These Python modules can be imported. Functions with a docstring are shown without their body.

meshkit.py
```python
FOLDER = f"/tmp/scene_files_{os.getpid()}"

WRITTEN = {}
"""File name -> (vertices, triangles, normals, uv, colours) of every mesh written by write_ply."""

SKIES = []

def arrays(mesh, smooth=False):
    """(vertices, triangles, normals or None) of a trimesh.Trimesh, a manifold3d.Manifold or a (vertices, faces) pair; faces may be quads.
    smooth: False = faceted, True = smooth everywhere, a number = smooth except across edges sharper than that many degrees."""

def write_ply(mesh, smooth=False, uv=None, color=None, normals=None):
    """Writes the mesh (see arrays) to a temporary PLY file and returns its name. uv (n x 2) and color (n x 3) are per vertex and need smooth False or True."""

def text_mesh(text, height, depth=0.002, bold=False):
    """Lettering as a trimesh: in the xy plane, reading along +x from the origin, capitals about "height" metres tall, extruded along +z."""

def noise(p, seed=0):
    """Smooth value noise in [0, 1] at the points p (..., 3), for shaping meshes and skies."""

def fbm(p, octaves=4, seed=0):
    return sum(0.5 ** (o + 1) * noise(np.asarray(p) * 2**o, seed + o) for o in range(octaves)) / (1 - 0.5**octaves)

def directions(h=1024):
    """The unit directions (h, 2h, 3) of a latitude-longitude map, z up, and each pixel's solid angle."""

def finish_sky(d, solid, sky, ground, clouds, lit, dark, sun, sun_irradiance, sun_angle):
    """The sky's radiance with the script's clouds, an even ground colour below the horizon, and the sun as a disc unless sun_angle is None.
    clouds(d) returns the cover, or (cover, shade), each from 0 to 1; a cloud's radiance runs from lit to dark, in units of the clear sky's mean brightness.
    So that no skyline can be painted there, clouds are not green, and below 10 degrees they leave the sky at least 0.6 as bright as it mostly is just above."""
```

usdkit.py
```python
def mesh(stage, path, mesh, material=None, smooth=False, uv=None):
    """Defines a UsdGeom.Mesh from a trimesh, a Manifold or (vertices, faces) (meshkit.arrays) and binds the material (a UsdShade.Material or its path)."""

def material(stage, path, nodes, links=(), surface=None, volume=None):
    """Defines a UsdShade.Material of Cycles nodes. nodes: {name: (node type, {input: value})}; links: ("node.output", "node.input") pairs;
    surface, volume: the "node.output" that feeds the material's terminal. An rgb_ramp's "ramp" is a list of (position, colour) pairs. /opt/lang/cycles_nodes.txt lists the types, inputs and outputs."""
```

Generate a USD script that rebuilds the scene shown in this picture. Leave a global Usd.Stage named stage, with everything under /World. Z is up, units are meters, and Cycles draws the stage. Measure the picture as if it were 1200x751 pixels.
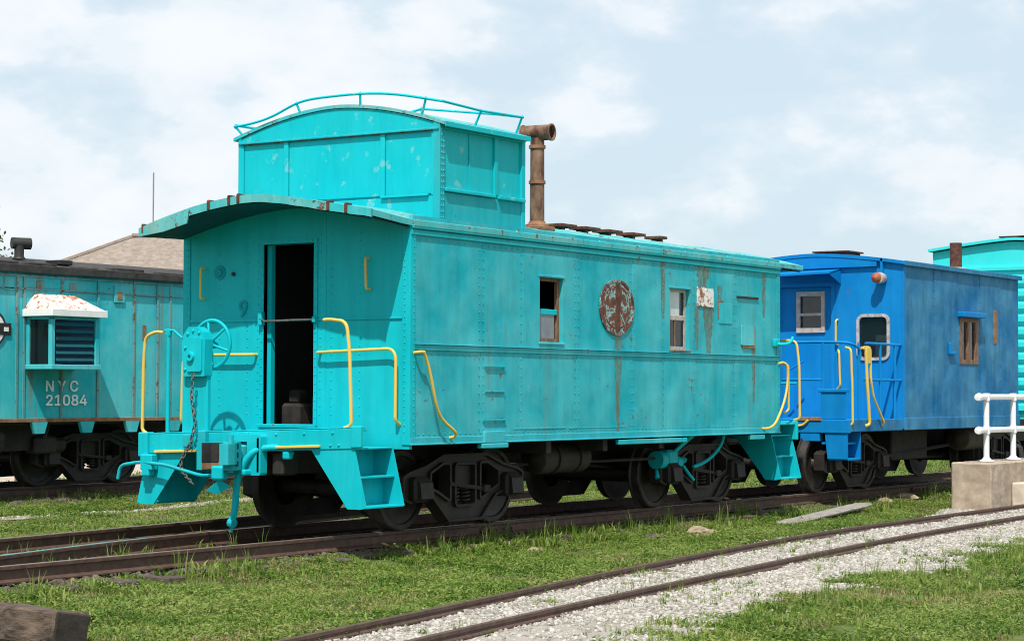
import math, random
import numpy as np, trimesh, usdkit, meshkit
from shapely.geometry import Polygon, Point, box as sbox
from shapely.ops import unary_union
from shapely import affinity
from pxr import Usd, UsdGeom, UsdLux, UsdShade, Gf, Sdf, Vt

random.seed(7); RNG = np.random.default_rng(7)
stage = Usd.Stage.CreateInMemory()
UsdGeom.SetStageUpAxis(stage, UsdGeom.Tokens.z); UsdGeom.SetStageMetersPerUnit(stage, 1.0)
world = UsdGeom.Xform.Define(stage, '/World'); stage.SetDefaultPrim(world.GetPrim())
UsdGeom.Scope.Define(stage, '/World/Looks')

# ---------------------------------------------------------------- camera
CAM = np.array([-16.625, -13.608, 1.437]); YAW, PITCH, ROLL, FPX = 0.5818, 0.03348, 0.0033, 2459.1
def cam_basis():
    cy, sy, cp, sp = math.cos(YAW), math.sin(YAW), math.cos(PITCH), math.sin(PITCH)
    f = np.array([cp*cy, cp*sy, sp]); r = np.array([sy, -cy, 0.]); u = np.cross(r, f)
    return math.cos(ROLL)*r + math.sin(ROLL)*u, -math.sin(ROLL)*r + math.cos(ROLL)*u, f
_r, _u, _f = cam_basis()
cam = UsdGeom.Camera.Define(stage, '/World/camera')
cam.AddTransformOp().Set(Gf.Matrix4d(*_r, 0, *_u, 0, *(-_f), 0, *CAM, 1))
cam.CreateHorizontalApertureAttr(36.0); cam.CreateVerticalApertureAttr(36.0*751/1200)
cam.CreateFocalLengthAttr(36.0*FPX/1200); cam.CreateClippingRangeAttr(Gf.Vec2f(0.1, 3000))
cam.CreateFocusDistanceAttr(20.5)
EXPOSURE = 0.2
cam.CreateExposureAttr(EXPOSURE)

# ---------------------------------------------------------------- sun and sky
SUN = np.array([-0.65, -0.31, 1.14]); SUN /= np.linalg.norm(SUN)
SUN_ELEV, SUN_ROT = math.asin(SUN[2]), math.atan2(SUN[0], SUN[1])
sun = UsdLux.DistantLight.Define(stage, '/World/sun')
sun.CreateNormalizeAttr(True); sun.CreateIntensityAttr(1.2); sun.CreateAngleAttr(0.6); sun.CreateColorAttr(Gf.Vec3f(1.0, 0.955, 0.88))
_z = SUN; _x = np.cross([0, 0, 1.], _z); _x /= np.linalg.norm(_x); _y = np.cross(_z, _x)
sun.AddTransformOp().Set(Gf.Matrix4d(*_x, 0, *_y, 0, *_z, 0, 0, 0, 60, 1))
dome = UsdLux.DomeLight.Define(stage, '/World/sky')
sky_mat = usdkit.material(stage, '/World/Looks/sky', {
    'sky': ('sky_texture', {'sky_type': 'single_scattering', 'sun_disc': False, 'sun_elevation': SUN_ELEV, 'sun_rotation': SUN_ROT, 'aerosol_density': 1.6}),
    'tc': ('texture_coordinate', {}),
    'mp': ('mapping', {'scale': (1.0, 1.0, 1.9), 'location': (.52, .43, .9)}),
    'n0': ('noise_texture', {'scale': 6.0, 'detail': 3.0, 'roughness': .5}),
    'n1': ('noise_texture', {'scale': 15.0, 'detail': 9.0, 'roughness': 0.56, 'distortion': 0.0}),
    'a0': ('math', {'math_type': 'multiply', 'value2': .55}), 'a1': ('math', {'math_type': 'multiply_add', 'value2': .62}),
    'r1': ('rgb_ramp', {'ramp': [(0, (0, 0, 0)), (0.49, (0.0, 0.0, 0.0)), (0.555, (.32, .32, .32)), (0.60, (.75, .75, .75)), (0.70, (1, 1, 1)), (1, (1, 1, 1))]}),
    'haze': ('mix', {'fac': 0.78, 'color2': (7.6, 9.15, 10.2)}),
    'n2': ('noise_texture', {'scale': 21.0, 'detail': 5.0, 'roughness': 0.6}),
    'cl': ('mix', {'color1': (8.9, 9.4, 10.0), 'color2': (11.0, 10.9, 11.0)}),
    'm': ('mix', {}),
    'f': ('math', {'math_type': 'multiply', 'value2': 0.85}),
    'bg': ('background_shader', {'strength': 0.086}),
}, [('tc.generated', 'mp.vector'), ('mp.vector', 'n0.vector'), ('mp.vector', 'n1.vector'), ('mp.vector', 'n2.vector'), ('n0.fac', 'a0.value1'), ('n1.fac', 'a1.value1'), ('a0.value', 'a1.value3'), ('a1.value', 'r1.fac'), ('r1.color', 'f.value1'),
    ('sky.color', 'haze.color1'), ('n2.fac', 'cl.fac'), ('haze.color', 'm.color1'), ('cl.color', 'm.color2'), ('f.value', 'm.fac'), ('m.color', 'bg.color')], surface='bg.background')
UsdShade.MaterialBindingAPI.Apply(dome.GetPrim()).Bind(sky_mat)
dome.GetPrim().SetCustomDataByKey('kind', 'structure')

# ---------------------------------------------------------------- prim helpers
_count = {}
def numbered(parent, name):
    k = (parent, name); n = _count.get(k, 0); _count[k] = n + 1
    return f'{parent}/{name}' if n == 0 else f'{parent}/{name}_{n:03d}'
def meta(prim, label=None, cat=None, group=None, kind=None):
    for k, v in (('label', label), ('category', cat), ('group', group), ('kind', kind)):
        if v: prim.SetCustomDataByKey(k, v)
def path_of(p): return p if isinstance(p, str) else p.GetPath().pathString
def thing(name, label, cat, group=None, loc=(0, 0, 0), kind=None):
    x = UsdGeom.Xform.Define(stage, numbered('/World', name))
    x.AddTranslateOp().Set(Gf.Vec3d(*map(float, loc)))
    meta(x.GetPrim(), label, cat, group, kind); x.loc = np.array(loc, float)
    _loc[x.GetPath().pathString] = np.array(loc, float)
    return x
_loc = {}
def part(parent, name, mesh, mat, smooth=False, label=None, kind=None):
    pp = path_of(parent)
    if isinstance(mesh, list): mesh = cat(mesh)
    root = '/'.join(pp.split('/')[:3])
    off = _loc.get(root)
    if off is not None and np.any(off):
        mesh = mesh.copy(); mesh.apply_translation(-off)
    m = usdkit.mesh(stage, numbered(pp, name), mesh, mat, smooth=smooth)
    meta(m.GetPrim(), label, None, None, kind)
    return m
def solo(name, mesh, mat, label=None, cat_=None, group=None, kind=None, smooth=False):
    if isinstance(mesh, list): mesh = cat(mesh)
    m = usdkit.mesh(stage, numbered('/World', name), mesh, mat, smooth=smooth)
    meta(m.GetPrim(), label, cat_, group, kind); return m

# ---------------------------------------------------------------- mesh helpers
def cat(ms): return trimesh.util.concatenate([m for m in ms if m is not None])
def bx(x0, x1, y0, y1, z0, z1, b=0.0):
    x0, x1 = sorted((x0, x1)); y0, y1 = sorted((y0, y1)); z0, z1 = sorted((z0, z1))
    b = min(b, .45*(x1-x0), .45*(y1-y0), .45*(z1-z0))
    if b <= 0:
        m = trimesh.creation.box((x1-x0, y1-y0, z1-z0)); m.apply_translation(((x0+x1)/2, (y0+y1)/2, (z0+z1)/2)); return m
    pts = []
    for i in (0, 1):
        for j in (0, 1):
            for k in (0, 1):
                c = np.array([(x0, x1)[i], (y0, y1)[j], (z0, z1)[k]]); s = np.array([1-2*i, 1-2*j, 1-2*k])*b
                for a in range(3):
                    d = s.copy(); d[a] = 0; pts.append(c + d)
    return trimesh.convex.convex_hull(np.array(pts))
def hull(pts): return trimesh.convex.convex_hull(np.array(pts, float))
def place(m, o, ex, ey, ez):
    T = np.eye(4); T[:3, 0] = ex; T[:3, 1] = ey; T[:3, 2] = ez; T[:3, 3] = o
    m = m.copy(); m.apply_transform(T)
    return m
def fix(m):
    if np.linalg.det(np.eye(3)) and m.is_watertight and m.volume < 0: m.invert()
    return m
def ext(poly, h):
    if isinstance(poly, (list, tuple)): poly = Polygon(poly)
    gs = getattr(poly, 'geoms', [poly])
    return cat([trimesh.creation.extrude_polygon(g, h, engine='earcut') for g in gs if g.area > 1e-7])
def ext_xz(poly, y0, y1):      # polygon in (x, z), from y0 to y1
    return place(ext(poly, abs(y1-y0)), (0, max(y0, y1), 0), (1, 0, 0), (0, 0, 1), (0, -1, 0))
def ext_yz(poly, x0, x1):      # polygon in (y, z), from x0 to x1
    return place(ext(poly, abs(x1-x0)), (min(x0, x1), 0, 0), (0, 1, 0), (0, 0, 1), (1, 0, 0))
def ext_xy(poly, z0, z1):
    return place(ext(poly, abs(z1-z0)), (0, 0, min(z0, z1)), (1, 0, 0), (0, 1, 0), (0, 0, 1))
def cyl(p0, p1, r, n=14, r1=None):
    p0, p1 = np.array(p0, float), np.array(p1, float); r1 = r if r1 is None else r1
    return tube([p0, p1], r, n, radii=[r, r1])
def fillet(pts, rad, k=5):
    pts = [np.array(p, float) for p in pts]; out = [pts[0]]
    for a, b, c in zip(pts, pts[1:], pts[2:]):
        d0, d1 = a-b, c-b; l0, l1 = np.linalg.norm(d0), np.linalg.norm(d1)
        t = min(rad, .48*l0, .48*l1); s, e = b + d0/l0*t, b + d1/l1*t
        for i in range(k+1):
            q = i/k; out.append((1-q)**2*s + 2*q*(1-q)*b + q*q*e)
    out.append(pts[-1]); return out
def tube(pts, r, n=10, radii=None, cap=True):
    P = np.array(pts, float); N = len(P)
    keep = [0] + [i for i in range(1, N) if np.linalg.norm(P[i]-P[i-1]) > 1e-6]
    P = P[keep]; N = len(P); rr = [r]*N if radii is None else [radii[i] for i in keep]
    T = np.gradient(P, axis=0) if N > 2 else np.array([P[1]-P[0]]*2); T /= np.linalg.norm(T, axis=1)[:, None]
    u = np.cross(T[0], [0, 0, 1.] if abs(T[0][2]) < .9 else [1., 0, 0]); u /= np.linalg.norm(u)
    V, F = [], []
    a = np.linspace(0, 2*np.pi, n, endpoint=False)
    for i in range(N):
        u = u - T[i]*np.dot(u, T[i]); u /= np.linalg.norm(u); w = np.cross(T[i], u)
        V.append(P[i] + rr[i]*(np.cos(a)[:, None]*u + np.sin(a)[:, None]*w))
    for i in range(N-1):
        for j in range(n):
            p, q = i*n+j, i*n+(j+1) % n
            F += [[p, q, q+n], [p, q+n, p+n]]
    V = np.vstack(V)
    if cap:
        k = len(V); V = np.vstack([V, P[0], P[-1]])
        for j in range(n):
            F.append([k, (j+1) % n, j]); F.append([k+1, (N-1)*n+j, (N-1)*n+(j+1) % n])
    return trimesh.Trimesh(V, F, process=False)
def lathe(profile, axis_o, axis, n=28):   # profile: (along axis, radius)
    m = trimesh.creation.revolve(np.array([(max(r, 1e-4), h) for h, r in profile]), sections=n)
    ez = np.array(axis, float); ez /= np.linalg.norm(ez)
    ex = np.cross(ez, [0, 0, 1.] if abs(ez[2]) < .9 else [1., 0, 0]); ex /= np.linalg.norm(ex); ey = np.cross(ez, ex)
    m = place(m, axis_o, ex, ey, ez)
    if m.volume < 0: m.invert()
    return m
def ring(c, axis, R, r, n=32, k=8):
    ez = np.array(axis, float)/np.linalg.norm(axis); ex = np.cross(ez, [0, 0, 1.] if abs(ez[2]) < .9 else [1., 0, 0]); ex /= np.linalg.norm(ex); ey = np.cross(ez, ex)
    a = np.linspace(0, 2*np.pi, n, endpoint=False); b = np.linspace(0, 2*np.pi, k, endpoint=False)
    V = np.array([np.array(c) + (R + r*math.cos(q))*(math.cos(p)*ex + math.sin(p)*ey) + r*math.sin(q)*ez for p in a for q in b])
    F = []
    for i in range(n):
        for j in range(k):
            A, B, C, D = i*k+j, ((i+1) % n)*k+j, ((i+1) % n)*k+(j+1) % k, i*k+(j+1) % k
            F += [[A, B, C], [A, C, D]]
    return trimesh.Trimesh(V, F, process=False)
def domes(pts, normal, r=.013, h=.009):
    nrm = np.array(normal, float); u = np.cross(nrm, [0, 0, 1.] if abs(nrm[2]) < .9 else [1., 0, 0]); u /= np.linalg.norm(u); w = np.cross(nrm, u)
    a = np.linspace(0, 2*np.pi, 7)[:-1]; ringv = np.cos(a)[:, None]*u + np.sin(a)[:, None]*w
    base = np.vstack([ringv*r, ringv*r*.62 + nrm*h*.8, [nrm*h]]); F = []
    for j in range(6):
        k = (j+1) % 6; F += [[j, k, k+6], [j, k+6, j+6], [j+6, k+6, 12]]
    pts = np.array(pts, float); V = (pts[:, None, :] + base[None]).reshape(-1, 3)
    Fa = (np.array(F)[None] + 13*np.arange(len(pts))[:, None, None]).reshape(-1, 3)
    return trimesh.Trimesh(V, Fa, process=False)
def letters_y(txt, x, y, z, h, d=.006, bold=False, xscale=1.0):   # on a wall that faces -y, reading along +x
    m = meshkit.text_mesh(txt, h, d, bold); m.apply_scale((xscale, 1, 1))
    return place(m, (x, y, z), (1, 0, 0), (0, 0, 1), (0, -1, 0))
def letters_x(txt, x, y, z, h, d=.006, bold=False):   # on a wall that faces -x, reading along -y
    return place(meshkit.text_mesh(txt, h, d, bold), (x, y, z), (0, -1, 0), (0, 0, 1), (-1, 0, 0))
def arc_roof(x0, x1, half, ztop, drop, thick, nx=24, ny=28, lift=None, power=1.6):
    xs, ys = np.linspace(x0, x1, nx), np.linspace(-half, half, ny)
    X, Y = np.meshgrid(xs, ys, indexing='ij'); Z = ztop - drop*(np.abs(Y)/half)**power
    if lift is not None: Z = Z + lift(X, Y)
    top = np.stack([X, Y, Z], -1).reshape(-1, 3); bot = top - [0, 0, thick]
    V = np.vstack([top, bot]); n = nx*ny; F = []
    idx = lambda i, j: i*ny + j
    for i in range(nx-1):
        for j in range(ny-1):
            a, b, c, d = idx(i, j), idx(i+1, j), idx(i+1, j+1), idx(i, j+1)
            F += [[a, b, c], [a, c, d], [n+a, n+c, n+b], [n+a, n+d, n+c]]
    def wall(seq):
        for a, b in zip(seq, seq[1:]): F.extend([[a, n+b, b], [a, n+a, n+b]])
    wall([idx(i, 0) for i in range(nx)][::-1]); wall([idx(i, ny-1) for i in range(nx)])
    wall([idx(0, j) for j in range(ny)]); wall([idx(nx-1, j) for j in range(ny)][::-1])
    return trimesh.Trimesh(V, F, process=False)
def rect(a, b, c, d): return sbox(min(a, c), min(b, d), max(a, c), max(b, d))
def rrect(x0, x1, z0, z1, r): return sbox(x0+r, z0+r, x1-r, z1-r).buffer(r, quad_segs=5)

# ---------------------------------------------------------------- materials
def mat(name, nodes, links, surface): return usdkit.material(stage, '/World/Looks/'+name, nodes, links, surface=surface)
def paint(name, base, fade, rust=0.06, fade_amt=0.5, streak=1.0, rough=0.5, rustcol=(.15, .055, .022), dark=0.25, bump=.25, chips=0.0, chipcol=(.35, .36, .33), spec=.2, run=0.0, cscale=23., ct=.675, bdist=.02):
    """old painted steel: patchy fading, vertical run-off streaks, rust freckles, chips; all world-fixed wear"""
    t0 = .76 - rust*1.6
    nodes = {
        'g': ('geometry', {}),
        'mp': ('mapping', {'scale': (1.0, 1.0, 0.13)}),
        'nf': ('noise_texture', {'scale': 1.3, 'detail': 6.0, 'roughness': .62}),
        'rf': ('rgb_ramp', {'ramp': [(0, (0, 0, 0)), (.36, (0, 0, 0)), (.66, (1, 1, 1)), (1, (1, 1, 1))]}),
        'ff': ('math', {'math_type': 'multiply', 'value2': fade_amt}),
        'm1': ('mix', {'color1': base, 'color2': fade}),
        'ns': ('noise_texture', {'scale': 9.0, 'detail': 5.0, 'roughness': .65}),
        'rs': ('rgb_ramp', {'ramp': [(0, (1, 1, 1)), (.30, (1, 1, 1)), (.55, (0, 0, 0)), (1, (0, 0, 0))]}),
        'fs': ('math', {'math_type': 'multiply', 'value2': dark*streak}),
        'm2': ('mix', {'mix_type': 'multiply', 'color2': (.50, .58, .56)}),
        'nr': ('noise_texture', {'scale': 11.0, 'detail': 8.0, 'roughness': .72}),
        'nb': ('noise_texture', {'scale': 1.1, 'detail': 3.0}),
        'ar': ('math', {'math_type': 'multiply_add', 'value2': .34, 'value3': -.17}),
        'sr': ('math', {'math_type': 'add'}),
        'rr': ('rgb_ramp', {'ramp': [(0, (0, 0, 0)), (t0, (0, 0, 0)), (min(t0+.07, .99), (1, 1, 1)), (1, (1, 1, 1))]}),
        'm3': ('mix', {'color2': rustcol}),
        'nrun': ('noise_texture', {'scale': 4.2, 'detail': 6.0, 'roughness': .6}),
        'mp2': ('mapping', {'scale': (1.0, 1.0, 0.07), 'location': (3.1, 1.7, .2)}),
        'rrun': ('rgb_ramp', {'ramp': [(0, (0, 0, 0)), (.60, (0, 0, 0)), (.72, (1, 1, 1)), (1, (1, 1, 1))]}),
        'frun': ('math', {'math_type': 'multiply', 'value2': run}),
        'm4': ('mix', {'color2': (.20, .12, .05)}),
        'nc': ('noise_texture', {'scale': cscale, 'detail': 5.0, 'roughness': .62}),
        'rc': ('rgb_ramp', {'ramp': [(0, (0, 0, 0)), (ct, (0, 0, 0)), (ct+.05, (1, 1, 1)), (1, (1, 1, 1))]}),
        'fc': ('math', {'math_type': 'multiply', 'value2': chips}),
        'm5': ('mix', {'color2': chipcol}),
        'b1': ('noise_texture', {'scale': 2.6, 'detail': 1.2, 'roughness': .4}),
        'bump': ('bump', {'strength': bump, 'distance': bdist}),
        'p': ('principled_bsdf', {'roughness': rough, 'specular_ior_level': spec}),
    }
    links = [('g.position', 'mp.vector'), ('g.position', 'nf.vector'), ('nf.fac', 'rf.fac'), ('rf.color', 'ff.value1'), ('ff.value', 'm1.fac'),
             ('mp.vector', 'ns.vector'), ('ns.fac', 'rs.fac'), ('rs.color', 'fs.value1'), ('fs.value', 'm2.fac'), ('m1.color', 'm2.color1'),
             ('g.position', 'nr.vector'), ('g.position', 'nb.vector'), ('nb.fac', 'ar.value1'), ('nr.fac', 'sr.value1'), ('ar.value', 'sr.value2'), ('sr.value', 'rr.fac'),
             ('m2.color', 'm3.color1'), ('rr.color', 'm3.fac'), ('g.position', 'mp2.vector'), ('mp2.vector', 'nrun.vector'), ('nrun.fac', 'rrun.fac'), ('rrun.color', 'frun.value1'),
             ('m3.color', 'm4.color1'), ('frun.value', 'm4.fac'), ('g.position', 'nc.vector'), ('nc.fac', 'rc.fac'), ('rc.color', 'fc.value1'), ('fc.value', 'm5.fac'), ('m4.color', 'm5.color1'),
             ('m5.color', 'p.base_color'), ('g.position', 'b1.vector'), ('b1.fac', 'bump.height'), ('bump.normal', 'p.normal')]
    return mat(name, nodes, links, 'p.BSDF')
def plain(name, a, b, scale=8., rough=.7, metallic=0., bump=.3, dist=.01, stretch=(1, 1, 1), spec=.4, detail=6.):
    return mat(name, {'g': ('geometry', {}), 'mp': ('mapping', {'scale': stretch}), 'n': ('noise_texture', {'scale': scale, 'detail': detail, 'roughness': .65}),
        'r': ('rgb_ramp', {'ramp': [(0, a), (.34, a), (.66, b), (1, b)]}), 'bu': ('bump', {'strength': bump, 'distance': dist}),
        'p': ('principled_bsdf', {'roughness': rough, 'metallic': metallic, 'specular_ior_level': spec})},
        [('g.position', 'mp.vector'), ('mp.vector', 'n.vector'), ('n.fac', 'r.fac'), ('r.color', 'p.base_color'), ('n.fac', 'bu.height'), ('bu.normal', 'p.normal')], 'p.BSDF')
TEAL_END = paint('turquoise_paint', (.0005, .42, .49), (.012, .46, .52), rust=.045, fade_amt=.7, dark=.30, rough=.5, bump=.35, chips=.45, chipcol=(.22, .42, .40), spec=.14)
TEAL_CUP = paint('scraped_turquoise_paint', (.0005, .425, .49), (.012, .46, .515), rust=.05, fade_amt=.6, dark=.24, rough=.5, bump=.35, chips=.6, chipcol=(.20, .47, .47), spec=.14, cscale=5.5, ct=.615)
TEAL_SIDE = paint('faded_turquoise_paint', (.001, .345, .42), (.075, .45, .50), rust=.08, fade_amt=.9, dark=.36, streak=1.0, rough=.55, bump=.5, chips=.45, chipcol=(.15, .30, .30), run=.34, spec=.16, bdist=.05, cscale=17., ct=.65)
TEAL_ROOF = paint('weathered_roof_paint', (.004, .43, .48), (.22, .41, .38), rust=.12, fade_amt=.75, dark=.4, rough=.65, chips=.85, chipcol=(.40, .33, .22), run=.25)
TEAL_UNDER = paint('overhang_shade_and_slat_paint', (.004, .10, .115), (.02, .07, .075), rust=.05, fade_amt=.8, dark=.4, rough=.7, spec=.1)  # dark tone paints the shade under the overhang; also colours the louver slats
TEAL_SCALE = paint('rust_flecked_turquoise_paint', (.002, .36, .42), (.05, .39, .42), rust=.095, fade_amt=.6, dark=.35, rough=.6, chips=.7, chipcol=(.4, .38, .30), run=.15, spec=.12)
TEAL_LEFT = paint('old_pale_turquoise_paint', (.006, .40, .47), (.11, .50, .54), rust=.06, fade_amt=.85, dark=.32, rough=.6, chips=.2, run=.65)
TEAL_BOX = paint('bright_turquoise_paint', (.03, .60, .62), (.07, .66, .68), rust=.0, fade_amt=.4, dark=.1, rough=.5, spec=.15)
BLUE_END = paint('blue_paint', (.0005, .170, .47), (.008, .22, .52), rust=.045, fade_amt=.8, dark=.32, rough=.55, spec=.12)
BLUE_SIDE = paint('faded_blue_paint', (.001, .125, .31), (.060, .235, .39), rust=.055, fade_amt=.95, dark=.5, streak=1.2, rough=.6, run=.05, spec=.14, bump=.6, bdist=.06)
NUMBERP = paint('painted_over_numeral', (.0005, .27, .32), (.004, .31, .36), rust=.02, dark=.2, spec=.12)
YELLOW = paint('yellow_paint', (.66, .45, .09), (.62, .47, .16), rust=.03, fade_amt=.5, dark=.15, rough=.45, rustcol=(.25, .11, .04))
RUST = plain('rusty_steel', (.17, .065, .03), (.30, .16, .085), 9., .8, 0, .5)
BROWNTANK = plain('brown_tank_paint', (.035, .026, .020), (.085, .06, .045), 6., .7, 0, .3)
DARKRUST = plain('dark_rust', (.05, .018, .012), (.14, .055, .03), 14., .85, 0, .4)
RUST_PIPE = plain('rusty_flaking_pipe', (.050, .017, .009), (.27, .16, .10), 9., .75, 0, .5, stretch=(1, 1, .45))
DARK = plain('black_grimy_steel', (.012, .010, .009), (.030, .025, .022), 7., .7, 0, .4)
TRUCK = plain('dark_brown_truck_steel', (.009, .008, .007), (.027, .021, .018), 6., .62, 0, .4)
WHEEL = plain('dark_wheel_steel', (.016, .014, .013), (.042, .034, .030), 10., .5, .2, .3)
RAIL = plain('rusty_rail_steel', (.055, .032, .024), (.115, .066, .048), 12., .6, .1, .5)
RAILTOP = plain('worn_rail_head', (.17, .12, .10), (.28, .22, .19), 9., .42, .35, .2)
OVERSPRAY = plain('turquoise_overspray', (.10, .085, .075), (.12, .34, .36), 5., .5, .1, .2, stretch=(1, 4, 1))
TIE = plain('weathered_tie_wood', (.045, .036, .030), (.11, .088, .072), 7., .9, 0, .8, .02, (1.6, 1.0, 3.0))
LOGW = plain('old_timber_wood', (.026, .018, .014), (.14, .098, .072), 6., .9, 0, .9, .025, (3.2, .7, 3.2))
LOGEND = plain('dark_timber_end', (.018, .015, .013), (.045, .036, .030), 14., .95, 0, .8)
PLANKW = plain('grey_plank_wood', (.17, .15, .135), (.33, .30, .27), 9., .9, 0, .6, .01, (.5, 4, 4))
CRATEM = plain('dusty_crate', (.012, .011, .010), (.035, .031, .028), 9., .9, 0, .4)
INSIDE = plain('dark_interior', (.010, .010, .010), (.02, .018, .016), 3., .9, 0, .1)  # near-black tone stands in for the shade inside the cars
BROWNWOOD = plain('brown_window_wood', (.10, .045, .025), (.26, .16, .10), 12., .8, 0, .4, .01, (3, 3, .5))
GREYFRAME = plain('grey_window_frame', (.30, .26, .23), (.48, .43, .40), 14., .7, 0, .3)
ALU = plain('worn_aluminium_frame', (.34, .26, .20), (.62, .62, .62), 16., .4, .3, .3)
WHITE = plain('white_paint', (.70, .70, .70), (.80, .80, .79), 5., .4, 0, .15)
WHITERUST = paint('white_paint_with_rust', (.74, .74, .72), (.68, .66, .62), rust=.18, fade_amt=.7, dark=.2, rough=.55, rustcol=(.26, .10, .04))
AWNRUST = paint('rusted_awning_paint', (.74, .74, .72), (.66, .58, .50), rust=.155, fade_amt=.7, dark=.1, rough=.55, rustcol=(.36, .13, .05))
LETTER = paint('worn_white_lettering', (.80, .84, .84), (.68, .76, .76), rust=.0, fade_amt=.9, dark=.1, rough=.6)
BLACK = plain('black_paint', (.012, .012, .012), (.025, .025, .025), 6., .6, 0, .2)
ROOFBLACK = plain('tarred_roof', (.018, .017, .017), (.05, .047, .045), 8., .85, 0, .6)
CONC = plain('tan_concrete', (.27, .21, .155), (.44, .36, .275), 4.5, .9, 0, .5, .015)
CONC2 = plain('pale_concrete', (.42, .36, .28), (.55, .48, .39), 6., .9, 0, .4)
PALEPANE = plain('pale_blind', (.42, .49, .52), (.58, .64, .66), 4., .5, 0, .1, .01, (1, 1, .3))
GREYPANE = plain('clouded_pane', (.14, .16, .19), (.22, .24, .27), 5., .35, 0, .05)
STONE_TAN = plain('tan_rubble_stone', (.16, .115, .075), (.40, .32, .22), 9., .9, 0, .7)
CHAINM = plain('chain_steel', (.05, .07, .07), (.16, .15, .13), 30., .6, .3, .4)
TAILRED = plain('rusted_red_lamp', (.22, .05, .02), (.40, .12, .05), 12., .6, 0, .4)
HOUSEWALL = plain('house_siding', (.45, .41, .35), (.52, .48, .42), 2., .8, 0, .2)
MASTM = plain('grey_mast_metal', (.22, .22, .23), (.30, .30, .31), 5., .5, .4, .1)
def glassy(name, tint=(.035, .04, .042), rough=.06):
    return mat(name, {'f': ('fresnel', {'IOR': 1.5}), 't': ('transparent_bsdf', {'color': (.72, .75, .75)}), 'g': ('glossy_bsdf', {'roughness': rough, 'color': (.9, .9, .9)}), 'd': ('diffuse_bsdf', {'color': tint}),
                      'm0': ('mix_closure', {'fac': .16}), 'm': ('mix_closure', {})},
               [('t.BSDF', 'm0.closure1'), ('d.BSDF', 'm0.closure2'), ('f.fac', 'm.fac'), ('m0.closure', 'm.closure1'), ('g.BSDF', 'm.closure2')], 'm.closure')
GLASS = glassy('window_glass')
SHINGLE = mat('brown_roof_shingles', {'tc': ('texture_coordinate', {}), 'g': ('geometry', {}), 'mp': ('mapping', {'scale': (1, 1, 1), 'rotation': (0, 0, .99)}),
    'n': ('noise_texture', {'scale': 5.0, 'detail': 6., 'roughness': .8}), 'n2': ('noise_texture', {'scale': .6, 'detail': 3.}),
    'r': ('rgb_ramp', {'ramp': [(0, (.15, .12, .10)), (.35, (.18, .145, .12)), (.65, (.30, .255, .22)), (1, (.34, .29, .25))]}),
    'sx': ('separate_xyz', {}), 'w': ('math', {'math_type': 'multiply', 'value2': 9.0}), 'fr': ('math', {'math_type': 'fraction'}), 'bu': ('bump', {'strength': .6, 'distance': .03}),
    'p': ('principled_bsdf', {'roughness': .95, 'specular_ior_level': .15})},
    [('g.position', 'n.vector'), ('n.fac', 'r.fac'), ('r.color', 'p.base_color'), ('g.position', 'sx.vector'), ('sx.z', 'w.value1'), ('w.value', 'fr.value1'), ('fr.value', 'bu.height'), ('bu.normal', 'p.normal')], 'p.BSDF')
RINGM = paint('flaked_emblem_ring', (.34, .42, .41), (.20, .36, .37), rust=.235, fade_amt=.8, dark=.3, rough=.7, rustcol=(.13, .045, .025))
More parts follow.
